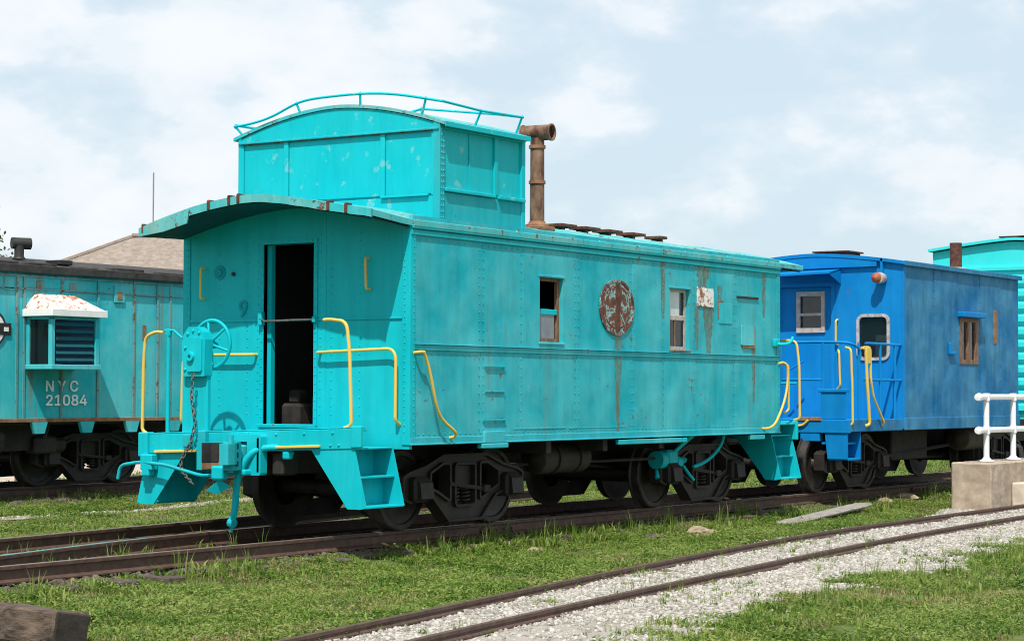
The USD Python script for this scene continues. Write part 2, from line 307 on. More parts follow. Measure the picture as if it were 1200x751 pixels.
EMBLEM = mat('flaked_emblem', {'g': ('geometry', {}), 'n': ('noise_texture', {'scale': 8.0, 'detail': 7., 'roughness': .66, 'distortion': .5}),
    'r': ('rgb_ramp', {'interpolate': False, 'ramp': [(0, (.07, .022, .014)), (.40, (.12, .040, .022)), (.515, (.30, .42, .41)), (.545, (.10, .40, .42)), (.575, (.17, .065, .033)), (.66, (.42, .40, .35))]}),
    'p': ('principled_bsdf', {'roughness': .7})}, [('g.position', 'n.vector'), ('n.fac', 'r.fac'), ('r.color', 'p.base_color')], 'p.BSDF')
def ground_mat(name, cols, s1, s2, bump=.8, dist=.03):
    return mat(name, {'g': ('geometry', {}), 'n': ('noise_texture', {'scale': s1, 'detail': 8., 'roughness': .7}), 'n2': ('noise_texture', {'scale': s2, 'detail': 5., 'roughness': .7}),
        'a': ('math', {'math_type': 'multiply_add', 'value2': .5, 'value3': 0.}), 'b': ('math', {'math_type': 'multiply_add', 'value2': .5}),
        'r': ('rgb_ramp', {'ramp': cols}), 'bu': ('bump', {'strength': bump, 'distance': dist}), 'p': ('principled_bsdf', {'roughness': .95, 'specular_ior_level': .15})},
        [('g.position', 'n.vector'), ('g.position', 'n2.vector'), ('n.fac', 'a.value1'), ('n2.fac', 'b.value1'), ('a.value', 'b.value3'), ('b.value', 'r.fac'), ('r.color', 'p.base_color'), ('n2.fac', 'bu.height'), ('bu.normal', 'p.normal')], 'p.BSDF')
SOIL = ground_mat('lawn_soil', [(0, (.040, .058, .014)), (.40, (.062, .098, .020)), (.55, (.095, .125, .034)), (.68, (.13, .12, .055)), (1, (.18, .15, .08))], .8, 9.)
BALLAST = ground_mat('cinder_ballast', [(0, (.022, .018, .015)), (.42, (.045, .036, .030)), (.58, (.085, .068, .055)), (1, (.17, .14, .11))], 2.5, 30.)
GRAVELBED = ground_mat('pale_gravel_bed', [(0, (.10, .088, .066)), (.34, (.23, .205, .165)), (.52, (.36, .335, .295)), (1, (.50, .475, .44))], 1.6, 38., 1.0, .02)
YARD = ground_mat('tan_gravel_yard', [(0, (.28, .22, .18)), (.45, (.40, .33, .28)), (.6, (.50, .43, .37)), (1, (.55, .48, .42))], .5, 20.)
PATHM = ground_mat('dusty_gravel_path', [(0, (.14, .12, .08)), (.45, (.26, .225, .175)), (.6, (.34, .30, .25)), (1, (.42, .38, .33))], 1.5, 25.)
def leaf(name, a, b, c, scale=.9):
    return mat(name, {'g': ('geometry', {}), 'o': ('object_info', {}), 'n': ('noise_texture', {'scale': scale, 'detail': 4., 'roughness': .65}), 'n2': ('noise_texture', {'scale': 14., 'detail': 2.}),
        'ad': ('math', {'math_type': 'multiply_add', 'value2': .55}), 'h': ('math', {'math_type': 'multiply', 'value2': .55}),
        'ob': ('math', {'math_type': 'multiply_add', 'value2': .26, 'value3': -.15}), 'sm': ('math', {'math_type': 'add'}),
        'r': ('rgb_ramp', {'ramp': [(0, a), (.36, a), (.50, b), (.66, c), (1, c)]}),
        'd': ('principled_bsdf', {'roughness': .55, 'specular_ior_level': .25}), 't': ('translucent_bsdf', {}), 'm': ('mix_closure', {'fac': .35})},
        [('g.position', 'n.vector'), ('g.position', 'n2.vector'), ('n.fac', 'h.value1'), ('n2.fac', 'ad.value1'), ('h.value', 'ad.value3'), ('o.random', 'ob.value1'), ('ob.value', 'sm.value1'), ('ad.value', 'sm.value2'),
         ('sm.value', 'r.fac'), ('r.color', 'd.base_color'), ('r.color', 't.color'), ('d.BSDF', 'm.closure1'), ('t.BSDF', 'm.closure2')], 'm.closure')
GRASS = leaf('grass_blades', (.046, .095, .011), (.130, .225, .028), (.255, .29, .080))
GRASS_DRY = leaf('dry_grass', (.14, .13, .05), (.24, .20, .09), (.34, .28, .15))
LEAF = leaf('tree_leaves', (.03, .06, .012), (.06, .10, .02), (.10, .14, .03))
BARK = plain('tree_bark', (.06, .045, .035), (.14, .11, .085), 6., .95, 0, .8)
STONE = mat('pale_gravel_stone', {'o': ('object_info', {}), 'g': ('geometry', {}), 'n': ('noise_texture', {'scale': 9., 'detail': 3.}), 'a': ('math', {'math_type': 'multiply_add', 'value2': .35}), 'b': ('math', {'math_type': 'multiply', 'value2': .65}),
    'r': ('rgb_ramp', {'ramp': [(0, (.12, .105, .085)), (.35, (.27, .25, .22)), (.6, (.375, .355, .32)), (1, (.52, .50, .465))]}), 'p': ('principled_bsdf', {'roughness': .9, 'specular_ior_level': .2})},
    [('g.position', 'n.vector'), ('o.random', 'b.value1'), ('n.fac', 'a.value1'), ('b.value', 'a.value3'), ('a.value', 'r.fac'), ('r.color', 'p.base_color')], 'p.BSDF')
CINDER = plain('dark_ballast_stone', (.03, .025, .022), (.13, .105, .085), 6., .9, 0, .4)

# ================================================================ SETTING: ground
def gz(x, y):
    x, y = np.asarray(x, float), np.asarray(y, float)
    p = np.stack([x*.8, y*.8, 0*x], -1); q = np.stack([x*3., y*3., 0*x+5], -1)
    d = np.clip(np.maximum(np.abs(x), np.abs(y))/60, 0, 1)
    z = -.255 + (.05*(meshkit.fbm(p, 3)-.5) + .018*(meshkit.noise(q)-.5))*(1-d)
    for yc in (0., 10.15):                           # low cinder banks under the standard-gauge tracks
        z = z + .075*np.clip(1 - np.maximum(np.abs(y-yc)-1.0, 0)/.75, 0, 1)
    return z
gx = np.unique(np.r_[-400, -200, -100, -60, -35, -22, np.arange(-14, 32, .3), 36, 44, 60, 90, 150, 250, 500])
gy = np.unique(np.r_[-300, -120, -50, -25, -14, np.arange(-9, 14, .3), np.arange(15, 40, 2.), 48, 60, 90, 150, 250, 500])
def sheet(xs, ys, dz=0.0):
    X, Y = np.meshgrid(xs, ys, indexing='ij'); Z = gz(X, Y) + dz
    nx, ny = X.shape; V = np.stack([X, Y, Z], -1).reshape(-1, 3)
    i, j = np.meshgrid(np.arange(nx-1), np.arange(ny-1), indexing='ij'); a = (i*ny+j).ravel(); b = a+ny
    return trimesh.Trimesh(V, np.vstack([np.c_[a, b, b+1], np.c_[a, b+1, a+1]]), process=False)
def drape(poly, dz, step=.25, fine=True):
    """a polygon cut into small triangles and laid on the ground"""
    m = None
    x0, y0, x1, y1 = poly.bounds; V, F = [], []
    for a in np.arange(x0, x1, step):
        for b in np.arange(y0, y1, step):
            g = poly.intersection(sbox(a, b, a+step, b+step))
            for q in getattr(g, 'geoms', [g]):
                if q.geom_type != 'Polygon' or q.area < 1e-5: continue
                v, f = trimesh.creation.triangulate_polygon(q, engine='earcut')
                F.append(np.array(f)+sum(len(k) for k in V)); V.append(np.array(v))
    v = np.vstack(V); V3 = np.c_[v, gz(v[:, 0], v[:, 1]) + dz]; F = np.vstack(F)
    nrm = np.cross(V3[F[:, 1]]-V3[F[:, 0]], V3[F[:, 2]]-V3[F[:, 0]])[:, 2]; F[nrm < 0] = F[nrm < 0][:, ::-1]
    mm = trimesh.Trimesh(V3, F, process=False); mm.merge_vertices(); return mm
solo('ground', sheet(gx, gy), SOIL, kind='structure', smooth=True, label='short lawn ground around the tracks')
def wobble(pts, amp, seed, step=.15):
    out = []
    for (a, b), (c, d) in zip(pts, pts[1:]):
        n = max(1, int(math.hypot(c-a, d-b)/step))
        for i in range(n): out.append((a+(c-a)*i/n, b+(d-b)*i/n))
    out.append(pts[-1]); P = np.array(out)
    n1 = meshkit.fbm(np.c_[P[:, 0]*1.6, P[:, 1]*1.6, np.full(len(P), seed)], 4, seed) - .5
    P[:, 1] += n1*amp*2; return [tuple(p) for p in P]
# cinder ballast of the two standard-gauge tracks
for yc, s in ((0., 3), (10.15, 4)):
    up = wobble([(-14, yc+1.45), (31, yc+1.45)], .25, s); lo = wobble([(31, yc-1.18), (-14, yc-1.18)], .22, s+9)
    solo('track_ballast', drape(Polygon(up+lo).buffer(0), .006, .5), BALLAST, kind='structure', smooth=True)
# foreground narrow-gauge line: far and near rail lines
FARL = [(-9.0, -5.42), (-7.2, -5.10), (-5.28, -4.77), (-3.4, -4.46), (-1.61, -4.18), (1.2, -3.74), (4.11, -3.38), (7.2, -3.20), (10.2, -3.13), (12.8, -3.12), (18, -3.14), (26, -3.2)]
NEARL = [(-9.0, -6.24), (-7.2, -5.88), (-4.95, -5.47), (-3.0, -5.22), (-.79, -4.95), (1.6, -4.66), (3.95, -4.40), (7.0, -4.17), (10.2, -4.06), (12.8, -4.04), (18, -4.06), (26, -4.12)]
from scipy.interpolate import PchipInterpolator
from scipy.ndimage import gaussian_filter1d
def smooth_line(L_):
    q = np.linspace(L_[0][0], L_[-1][0], 200); v = gaussian_filter1d(PchipInterpolator(*zip(*L_))(q), 7, mode='nearest'); return PchipInterpolator(q, v)
FAR_Y, NEAR_Y = smooth_line(FARL), smooth_line(NEARL)
xs_ = np.arange(-8.8, 25, .3)
upper = [(x, float(FAR_Y(x)) + .06 + .30*max(0, min(1, (x-1)/3))*(0.35+meshkit.fbm(np.array([[x*1.3, 2., 1.]]), 3)[0])) for x in xs_]
lowpts = [(25, -7.4), (9, -6.4), (6.5, -6.1), (5.2, -5.82), (4.3, -5.62), (3.2, -5.95), (2.5, -6.28), (1.9, -6.14), (1.1, -5.75), (.25, -6.3), (-.4, -6.12), (-.8, -6.22), (-1.85, -6.12), (-2.8, -6.45), (-3.6, -6.68), (-4.4, -6.75), (-6.5, -6.9), (-8.8, -6.9)]
GRAVEL = Polygon(upper + wobble(lowpts, .14, 21, .12)).buffer(0)
patch = Polygon(wobble([(9.2, -2.95), (10.2, -2.72), (11.4, -2.42), (12.1, -2.2), (12.6, -2.9), (11.5, -3.05)], .1, 30)).buffer(.06)
GRAVEL = unary_union([GRAVEL, patch])
solo('gravel_bed', drape(GRAVEL, .012, .25), GRAVELBED, kind='structure', smooth=True)
PATH = Polygon(wobble([(-2, 6.62), (3, 6.55), (6, 6.75), (9, 7.6)], .25, 50) + wobble([(9, 8.1), (6, 7.2), (3, 7.1), (-2, 7.3)], .25, 51)).buffer(0)
solo('gravel_path', drape(PATH, .012, .5), PATHM, kind='structure', smooth=True)
YARDP = Polygon(wobble([(-2, 14.2), (5, 13.4), (12, 14.8), (24, 17)], .5, 60, .5) + [(40, 26), (16, 34), (-2, 27)]).buffer(0)
solo('gravel_yard', drape(YARDP, .014, 2.0), YARD, kind='structure', smooth=True)
from shapely.prepared import prep
GP, PP, YP = prep(GRAVEL), prep(PATH), prep(YARDP)

# ---------------------------------------------------------------- tracks
def rail_profile(h, head, foot):
    return [(-foot/2, 0), (foot/2, 0), (foot/2, .012), (.012, .03), (.012, h-.035), (head/2, h-.028), (head/2, h-.004), (head/2-.008, h), (-head/2+.008, h), (-head/2, h-.004), (-head/2, h-.028), (-.012, h-.035), (-.012, .03), (-foot/2, .012)]
def sweep_rail(line, prof, zf):
    P = np.array(line, float); T = np.gradient(P, axis=0); T /= np.linalg.norm(T, axis=1)[:, None]; N = np.c_[-T[:, 1], T[:, 0]]
    n = len(prof); V = []
    for p, nn, z in zip(P, N, zf):
        for a, b in prof: V.append((p[0]+nn[0]*a, p[1]+nn[1]*a, z+b))
    F = []
    for i in range(len(P)-1):
        for j in range(n):
            a, b = i*n+j, i*n+(j+1) % n; F += [[a, a+n, b+n], [a, b+n, b]]
    m = trimesh.Trimesh(np.array(V), F, process=False)
    caps = trimesh.creation.triangulate_polygon(Polygon(prof), engine='earcut')
    if len(caps[0]) == n:
        k = (len(P)-1)*n; m = trimesh.Trimesh(np.array(V), np.vstack([F, caps[1][:, ::-1], caps[1]+k]), process=False)
    return m
PROF = rail_profile(.14, .07, .13)
HEAD = [(-.031, .1402), (.031, .1402), (.031, .1418), (-.031, .1418)]
def std_rail(parent, pts, joints=()):
    pts = np.array(pts, float); n = max(2, int(np.linalg.norm(pts[-1]-pts[0])/.8)); s = np.r_[0, np.cumsum(np.linalg.norm(np.diff(pts, axis=0), axis=1))]
    if len(pts) > 2: fx, fy = PchipInterpolator(s, pts[:, 0]), PchipInterpolator(s, pts[:, 1])
    else: fx, fy = (lambda q: np.interp(q, s, pts[:, 0])), (lambda q: np.interp(q, s, pts[:, 1]))
    q = np.linspace(0, s[-1], n); L = np.c_[fx(q), fy(q)]; zf = np.full(n, -.14)
    r = part(parent, 'rail', sweep_rail(L, PROF, zf), RAIL, smooth=30)
    part(r, 'rail_head', sweep_rail(L, HEAD, zf), RAILTOP)
    return r
def tie(parent, x, y0, y1, z1=-.152, rot=0.):
    w = .11 + random.uniform(-.008, .012)
    m = bx(-w, w, y0+random.uniform(-.06, .06), y1+random.uniform(-.06, .06), -.30, z1+random.uniform(-.012, .0), .012)
    m.vertices += (meshkit.noise(m.vertices*9+x*3.1)[:, None]-.5)*.018
    m.apply_transform(trimesh.transformations.rotation_matrix(rot+random.uniform(-.02, .02), (0, 0, 1))); m.apply_translation((x, 0, 0))
    part(parent, 'tie', m, TIE)
main = thing('railway_track', 'rusty standard-gauge railway track under the turquoise cupola caboose and blue caboose', 'railway track')
std_rail(main, [(-13, -.7525), (31, -.7525)])
std_rail(main, [(-8.6, -.90), (-6.2, -.45), (-3.87, .07), (-2.2, .44), (-.6, .68), (.6, .7525), (4, .7525), (31, .7525)])
qx = np.linspace(-3.9, -1.5, 12); qy = PchipInterpolator([-6.2, -3.87, -2.2, -.6], [-.45, .07, .44, .68])(qx)
part(main, 'paint_overspray', sweep_rail(np.c_[qx, qy], [(-.030, .1422), (.030, .1422), (.030, .1436), (-.030, .1436)], np.full(12, -.14)), OVERSPRAY, label='turquoise paint overspray on the middle rail')
for i in range(76): tie(main, -12.8 + i*.57, -1.28, 1.28)
for x in (-6.4, 2.62, 14.6):                        # joint bars on the near rail
    part(main, 'joint_bar', [bx(x-.33, x+.33, -.800, -.775, -.115, -.045, .006)] + [cyl((x+d, -.800, -.08), (x+d, -.822, -.08), .017, 6) for d in (-.22, -.08, .08, .22)], RAIL)
side = thing('railway_siding', 'dark railway track under the bay-window caboose behind the lawn', 'railway track')
std_rail(side, [(-12, 9.40), (26, 9.40)]); std_rail(side, [(-12, 10.905), (26, 10.905)])
for i in range(66): tie(side, -11.8 + i*.57, 8.87, 11.43)
div = thing('diverging_rail', 'single rusty rail curving away on the lawn left of the main track', 'rail')
std_rail(div, [(-10, .72), (-6, 1.20), (-2.41, 1.62), (1.66, 2.10), (6, 2.62), (10, 3.1)])
for i in range(14): tie(div, -9.6 + i*.9, 1.15+ (i*.9-9)*.12, 2.35 + (i*.9-9)*.12, -.17)
nar = thing('narrow_gauge_track', 'light rusty narrow-gauge track curving through pale gravel in the foreground', 'railway track')
NP = rail_profile(.075, .045, .07)
for fn in (FAR_Y, NEAR_Y):
    xs = np.arange(-8.9, 25.6, .45); ys = fn(xs); part(nar, 'rail', sweep_rail(np.c_[xs, ys], NP, gaussian_filter1d(gz(xs, ys), 4)+.010), RAIL, smooth=30)
for i, x in enumerate(np.arange(-8.6, 25, .62)):
    yf, yn = float(FAR_Y(x)), float(NEAR_Y(x)); m = bx(-.06, .06, yn-.16, yf+.16, -.085, .004, .01); m.apply_translation((x, 0, float(gz(x, (yf+yn)/2))+.004)); part(nar, 'tie', m, TIE)

# ================================================================ railcar pieces
WR = .42
def wheel_mesh(x, y, s):     # s: outward sign in y
    prof = [(-.075, .20), (-.075, .335), (-.055, .375), (-.062, WR+.026), (-.045, WR+.03), (-.03, WR+.004), (.055, WR-.004), (.068, WR-.018), (.068, WR-.065), (.045, WR-.075), (.012, .26), (.03, .13), (.075, .115), (.075, .0)]
    return lathe([(a*s, r) for a, r in prof] if s > 0 else [(-a, r) for a, r in prof][::1], (x, y, WR), (0, 1, 0), 32)
def truck(car, tx, yc=0.0, wb=.84):
    b = part(car, 'truck', [bx(tx-.19, tx+.19, yc-1.0, yc+1.0, .40, .68, .03), bx(tx-.3, tx+.3, yc-.35, yc+.35, .68, .86, .02), bx(tx-.55, tx-.42, yc-.9, yc+.9, .30, .42, .02), bx(tx+.42, tx+.55, yc-.9, yc+.9, .30, .42, .02)], TRUCK)
    outer = Polygon([(-1.10, .34), (-1.10, .56), (-1.0, .60), (-.72, .655), (-.40, .765), (.40, .765), (.72, .655), (1.0, .60), (1.10, .56), (1.10, .34), (.98, .30), (.70, .36), (.58, .33), (.30, .085), (-.30, .085), (-.58, .33), (-.70, .36), (-.98, .30)]).buffer(.012)
    holes = [rrect(-.17, .17, .25, .66, .03), Polygon([(.285, .30), (.285, .67), (.40, .675), (.62, .585), (.62, .44), (.50, .40)]).buffer(-.015).buffer(.01), Polygon([(-.285, .30), (-.285, .67), (-.40, .675), (-.62, .585), (-.62, .44), (-.50, .40)]).buffer(-.015).buffer(.01)]
    fr = affinity.translate(outer.difference(unary_union(holes)), tx, 0)
    inner = affinity.translate(outer.buffer(-.045).difference(unary_union([h.buffer(.045) for h in holes])), tx, 0)
    for s in (-1, 1):
        y0, y1 = yc+s*.90, yc+s*1.02
        f = part(b, 'side_frame', [ext_xz(fr, y0, y1), ext_xz(affinity.translate(outer.difference(unary_union(holes)).difference(outer.buffer(-.028).difference(unary_union([h.buffer(.028) for h in holes]))), tx, 0), y1, y1+s*.035)], TRUCK)
        for d in (-wb, wb):
            j = [bx(tx+d-.135, tx+d+.135, y0, y1+s*.10, .30, .56, .035), hull([(tx+d+a*.11, y1+s*q, z) for a in (-1, 1) for q, z in ((.10, .53), (.13, .50), (.15, .34), (.10, .32))])]
            part(b, 'journal_box', j, TRUCK)
            part(b, 'wheel', wheel_mesh(tx+d, yc+s*.76, s), WHEEL, smooth=35)
        for d in (-.10, .10):
            sp = []
            a = np.linspace(0, 2*np.pi*4, 44); sp = tube(np.c_[tx+d+.055*np.cos(a), yc+s*.96+.055*np.sin(a), .26+a/(8*np.pi)*.16], .014, 6)
            part(b, 'spring', sp, TRUCK, smooth=True)
        part(b, 'brake_hanger', [tube([(tx-.30, yc+s*1.05, .47), (tx+.34, yc+s*1.05, .40)], .022, 6), bx(tx+.30, tx+.42, yc+s*1.0, yc+s*1.09, .36, .44, .01)], TRUCK)
    for d in (-wb, wb): part(b, 'axle', cyl((tx+d, yc-1.0, WR), (tx+d, yc+1.0, WR), .075, 12), TRUCK, smooth=40)
    return b
def rivet_line(a, b, step=.095):
    a, b = np.array(a, float), np.array(b, float); n = max(2, int(np.linalg.norm(b-a)/step)); return [a+(b-a)*(i+.5)/n for i in range(n)]
def grab(car, name, pts, r=.016, rad=.06, mat_=None, n=8): return part(car, name, tube(fillet(pts, rad), r, n), mat_ or YELLOW, smooth=50)
def panel_wall_y(car, name, x_edges, z_rows, y, thick, sgn, holes, m, skew=.003):
    """side wall of plates: y is the outer face, thickness goes inward; plates alternate a little proud as lapped steel does"""
    H = unary_union(holes) if holes else None
    for r, (za, zb) in enumerate(z_rows):
        for i, (a, b) in enumerate(zip(x_edges, x_edges[1:])):
            P = sbox(a, za, b, zb)
            if H is not None: P = P.difference(H)
            o = y + sgn*(skew if (i + r) % 2 else 0.0)
            part(car, name, ext_xz(P, o, y - sgn*thick), m)

# ================================================================ MAIN CABOOSE
HW, L, ZB, ZT, BELT = 1.475, 8.17, .912, 3.04, 1.863
cab = thing('caboose', 'turquoise cupola caboose with an open end door and yellow handrails', 'caboose')
# --- side walls
wins = [(2.36, 2.83, 1.965, 2.66), (5.24, 5.72, 1.935, 2.66)]
xe = [0.045, 1.24, 2.02, 3.12, 4.34, 5.10, 5.86, 6.90, 7.75, L]
holes = [sbox(a, c, b, d) for a, b, c, d in wins]
panel_wall_y(cab, 'side_panel', xe, [(ZB, BELT), (BELT, ZT+.12)], -HW, .05, -1, holes, TEAL_SIDE)
for s in (1,):
    panel_wall_y(cab, 'side_panel', [0.045, 2.02, 4.34, 6.9, L], [(ZB, BELT), (BELT, ZT+.12)], HW, .05, 1, holes, TEAL_SIDE)
for s in (-1, 1):
    y = s*HW
    part(cab, 'belt_rail', [bx(.05, L, y, y+s*.016, BELT-.028, BELT+.028, .005), bx(.05, L, y, y+s*.028, BELT+.028, BELT+.036, .003)], TEAL_SIDE)
    part(cab, 'side_sill', [bx(.0, L, y, y+s*.012, ZB-.012, ZB+.065, .005), bx(.0, L, y, y+s*.03, ZB-.012, ZB+.002, .004)], TEAL_SIDE)
    part(cab, 'eave_strip', [bx(.0, L, y, y+s*.022, ZT-.075, ZT-.022, .006), bx(.0, L, y, y+s*.034, ZT-.012, ZT+.02, .006)], TEAL_SCALE)
    part(cab, 'corner_post', [bx(-.006, .085, y, y+s*.010, ZB-.01, ZT+.05, .004), bx(-.012, -.002, y-s*.085, y+s*.010, ZB-.01, ZT+.05, .004)], TEAL_END)
    part(cab, 'corner_post', bx(L-.09, L+.01, y, y+s*.010, ZB-.01, ZT+.05, .004), TEAL_SIDE)
riv = []
for x in xe[1:-1]:
    for d in ((-.035, .035) if x in (1.24, 3.12, 4.34, 6.9) else (-.03,)):
        for za, zb in ((1.0, 1.82), (1.92, 2.93)):
            if not any(a-.06 < x+d < b+.06 for a, b, c, e in wins): riv += rivet_line((x+d, -HW-.003, za), (x+d, -HW-.003, zb), .085)
riv += rivet_line((.1, -HW-.001, 1.80), (L-.1, -HW-.001, 1.80), .11) + rivet_line((.1, -HW-.001, 1.005), (L-.1, -HW-.001, 1.005), .09) + rivet_line((.1, -HW-.002, 2.93), (L-.1, -HW-.002, 2.93), .11)
for z0, z1 in ((1.0, 1.82), (1.92, 2.95)):
    riv += rivet_line((.055, -HW-.010, z0), (.055, -HW-.010, z1), .062) + rivet_line((L-.05, -HW-.010, z0), (L-.05, -HW-.010, z1), .075)
part(cab, 'rivets', domes(riv, (0, -1, 0), .0095, .0065), TEAL_SCALE, kind='stuff')
# --- front end wall with open doorway
door = sbox(-.28, 1.09, .38, 2.93)
wall = sbox(-HW+.003, .862, HW-.003, ZT).union(Polygon([(y, 3.30-.26*(abs(y)/1.5)**1.6) for y in np.linspace(-HW, HW, 25)] + [(HW, ZT-.1), (-HW, ZT-.1)])).difference(door)
sp = sbox(-HW, 0, -.43, 4), sbox(-.43, 0, .53, 4), sbox(.53, 0, HW, 4)
for i, q in enumerate(sp):
    part(cab, 'end_panel', ext_yz(wall.intersection(q), 0.0 - (.003 if i == 1 else 0), .05), TEAL_END)
part(cab, 'end_panel', ext_yz(sbox(-HW, ZB, HW, ZT).union(Polygon([(y, 3.30-.26*(abs(y)/1.5)**1.6) for y in np.linspace(-HW, HW, 25)] + [(HW, ZT-.1), (-HW, ZT-.1)])).difference(sbox(-.33, 1.09, .33, 2.93)), L-.05, L), TEAL_END)
fr = sbox(-.325, 1.05, .425, 2.975).difference(door)
df = part(cab, 'door_frame', [ext_yz(fr, -.014, .12), bx(.06, .12, .335, .38, 1.09, 2.93)], TEAL_END)
part(df, 'door_sill', bx(-.05, .1, -.33, .43, 1.055, 1.092, .006), TEAL_SCALE)
rv = []
for y in (-.36, -.50, -.86, .46, .60, .98): rv += rivet_line((-.0035 if -.43 < y < .53 else 0, y, 1.15), (-.0035 if -.43 < y < .53 else 0, y, 3.05), .085)
rv += rivet_line((-.012, -HW+.055, 1.0), (-.012, -HW+.055, 3.0), .062) + rivet_line((-.012, HW-.055, 1.0), (-.012, HW-.055, 3.0), .062)
rv += rivet_line((-.0145, -.30, 2.953), (-.0145, .40, 2.953), .07) + rivet_line((-.0145, -.303, 1.12), (-.0145, -.303, 2.92), .085) + rivet_line((-.0145, .402, 1.12), (-.0145, .402, 2.92), .085)
part(cab, 'rivets', domes(rv, (-1, 0, 0), .010, .007), TEAL_END, kind='stuff')
part(cab, 'end_seam_strip', [bx(-.016, -.003, .425, HW-.09, 2.14, 2.175, .004), bx(-.016, -.003, -HW+.09, -.325, 2.14, 2.16, .004)], TEAL_END)
part(cab, 'car_number', letters_x('9', -.001, .73, 2.20, .16, .012, True), NUMBERP, label='raised painted-over number 9')
part(cab, 'lamp_plate', [lathe([(0, .075), (.008, .075), (.012, .06), (.012, .0)], (0, .98, 2.66), (-1, 0, 0), 20), lathe([(0.012, .045), (.03, .04), (.032, .0)], (0, .98, 2.66), (-1, 0, 0), 14)], NUMBERP, smooth=40)
part(cab, 'bolt', cyl((0, .79, 2.64), (-.02, .79, 2.64), .022, 8), DARK)
# --- interior
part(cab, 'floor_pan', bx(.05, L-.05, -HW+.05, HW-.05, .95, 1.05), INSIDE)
part(cab, 'interior_partition', bx(2.0, 2.04, -HW+.056, HW-.056, 1.05, 3.0), INSIDE)  # dark partitions added so the doorway and windows stay black
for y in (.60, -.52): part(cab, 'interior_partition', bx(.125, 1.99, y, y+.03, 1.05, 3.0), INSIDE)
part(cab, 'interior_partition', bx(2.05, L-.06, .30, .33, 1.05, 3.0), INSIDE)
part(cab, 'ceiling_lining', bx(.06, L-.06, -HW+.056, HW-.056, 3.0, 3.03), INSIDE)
part(cab, 'crate', [bx(.35, .62, .20, .45, 1.05, 1.30, .03), bx(.44, .60, .28, .42, 1.30, 1.44, .02)], CRATEM)
part(cab, 'stove', [lathe([(0, .22), (.05, .24), (.5, .24), (.56, .16), (.6, .0)], (1.35, .25, 1.06), (0, 0, 1), 18), cyl((1.35, .25, 1.6), (1.35, .25, 3.1), .06, 10)], DARK, smooth=40)
# --- roof
def lift(X, Y): return .06*np.clip((-X-.02)/.63, 0, 1)*np.clip((-Y-.85)/.68, 0, 1)**1.3 - .012*np.clip((-X)/.65, 0, 1)*np.clip((Y-.8)/.7, 0, 1)
RH = 1.500
roof = part(cab, 'roof', arc_roof(-.66, 8.82, RH, 3.375, .265, .06, 40, 34, lift), TEAL_ROOF, smooth=40)
part(roof, 'overhang_lining', arc_roof(-.645, -.016, RH-.02, 3.297, .262, .012, 10, 30, lift), TEAL_UNDER, smooth=40); part(roof, 'overhang_lining', arc_roof(L+.012, 8.80, RH-.02, 3.297, .262, .012, 8, 24), TEAL_UNDER, smooth=40)  # added dark sheets put the overhang shade into the colour
lip = []
ys = np.linspace(-RH, RH, 40)
P = np.array([(-.672, y, 3.352 - .265*(abs(y)/RH)**1.6 + float(lift(np.array(-.66), np.array(y)))) for y in ys])
V, F = [], []
for p in P: w_ = .012*(meshkit.noise(np.array([[p[1]*7, .3, .7]]))[0]-.5); V += [p+[w_, 0, .028], p+[w_*1.5, 0, -.052+w_], p+[.02, 0, -.052], p+[.02, 0, .028]]
for i in range(len(P)-1):
    for j in range(4):
        a, b = 4*i+j, 4*i+(j+1) % 4; F += [[a, a+4, b+4], [a, b+4, b]]
F += [[0, 1, 2], [0, 2, 3]]; k = 4*(len(P)-1); F += [[k, k+2, k+1], [k, k+3, k+2]]
part(roof, 'roof_end_band', trimesh.Trimesh(np.array(V), F, process=False), TEAL_ROOF)
for s in (-1, 1):
    part(roof, 'roof_edge', bx(.02, 8.82, s*RH, s*(RH+.012), 3.05, 3.114, .006), TEAL_ROOF)
for y in (1.44, .55, .28, .16, -.98, -1.2):
    z = 3.352 - .265*(abs(y)/RH)**1.6 + float(lift(np.array(-.66), np.array(y)))
    part(roof, 'roof_clip', [bx(-.69, -.66, y-.016, y+.016, z-.05, z+.045, .006), bx(-.685, -.59, y-.014, y+.014, z+.03, z+.05, .005)], DARKRUST)
ya = np.linspace(.80, 1.49, 8); za = [3.35-.265*(y/RH)**1.6 for y in ya]
part(roof, 'bent_roof_flap', ext_yz(Polygon([(y, z+.01) for y, z in zip(ya, za)] + [(1.49, za[-1]-.075), (1.15, za[4]-.115), (.83, za[0]-.13)]), -.688, -.672), TEAL_ROOF)
for x in (1.9, 3.6, 4.5, 5.6, 6.7, 7.8):
    seam = [];
    yy = np.linspace(-RH+.01, RH-.01, 16)
    part(roof, 'roof_seam', tube([(x, y, 3.377-.265*(abs(y)/RH)**1.6) for y in yy], .012, 6), TEAL_ROOF, smooth=True)
for a, b in ((4.57, 5.01), (5.11, 5.56), (5.66, 6.10), (6.25, 6.68), (6.97, 7.24)):
    part(roof, 'running_board_saddle', [bx(a+.02, b-.06, -.36, -.12, 3.405, 3.44, .004), bx(a+.10, a+.16, -.32, -.18, 3.33, 3.406)], DARKRUST)
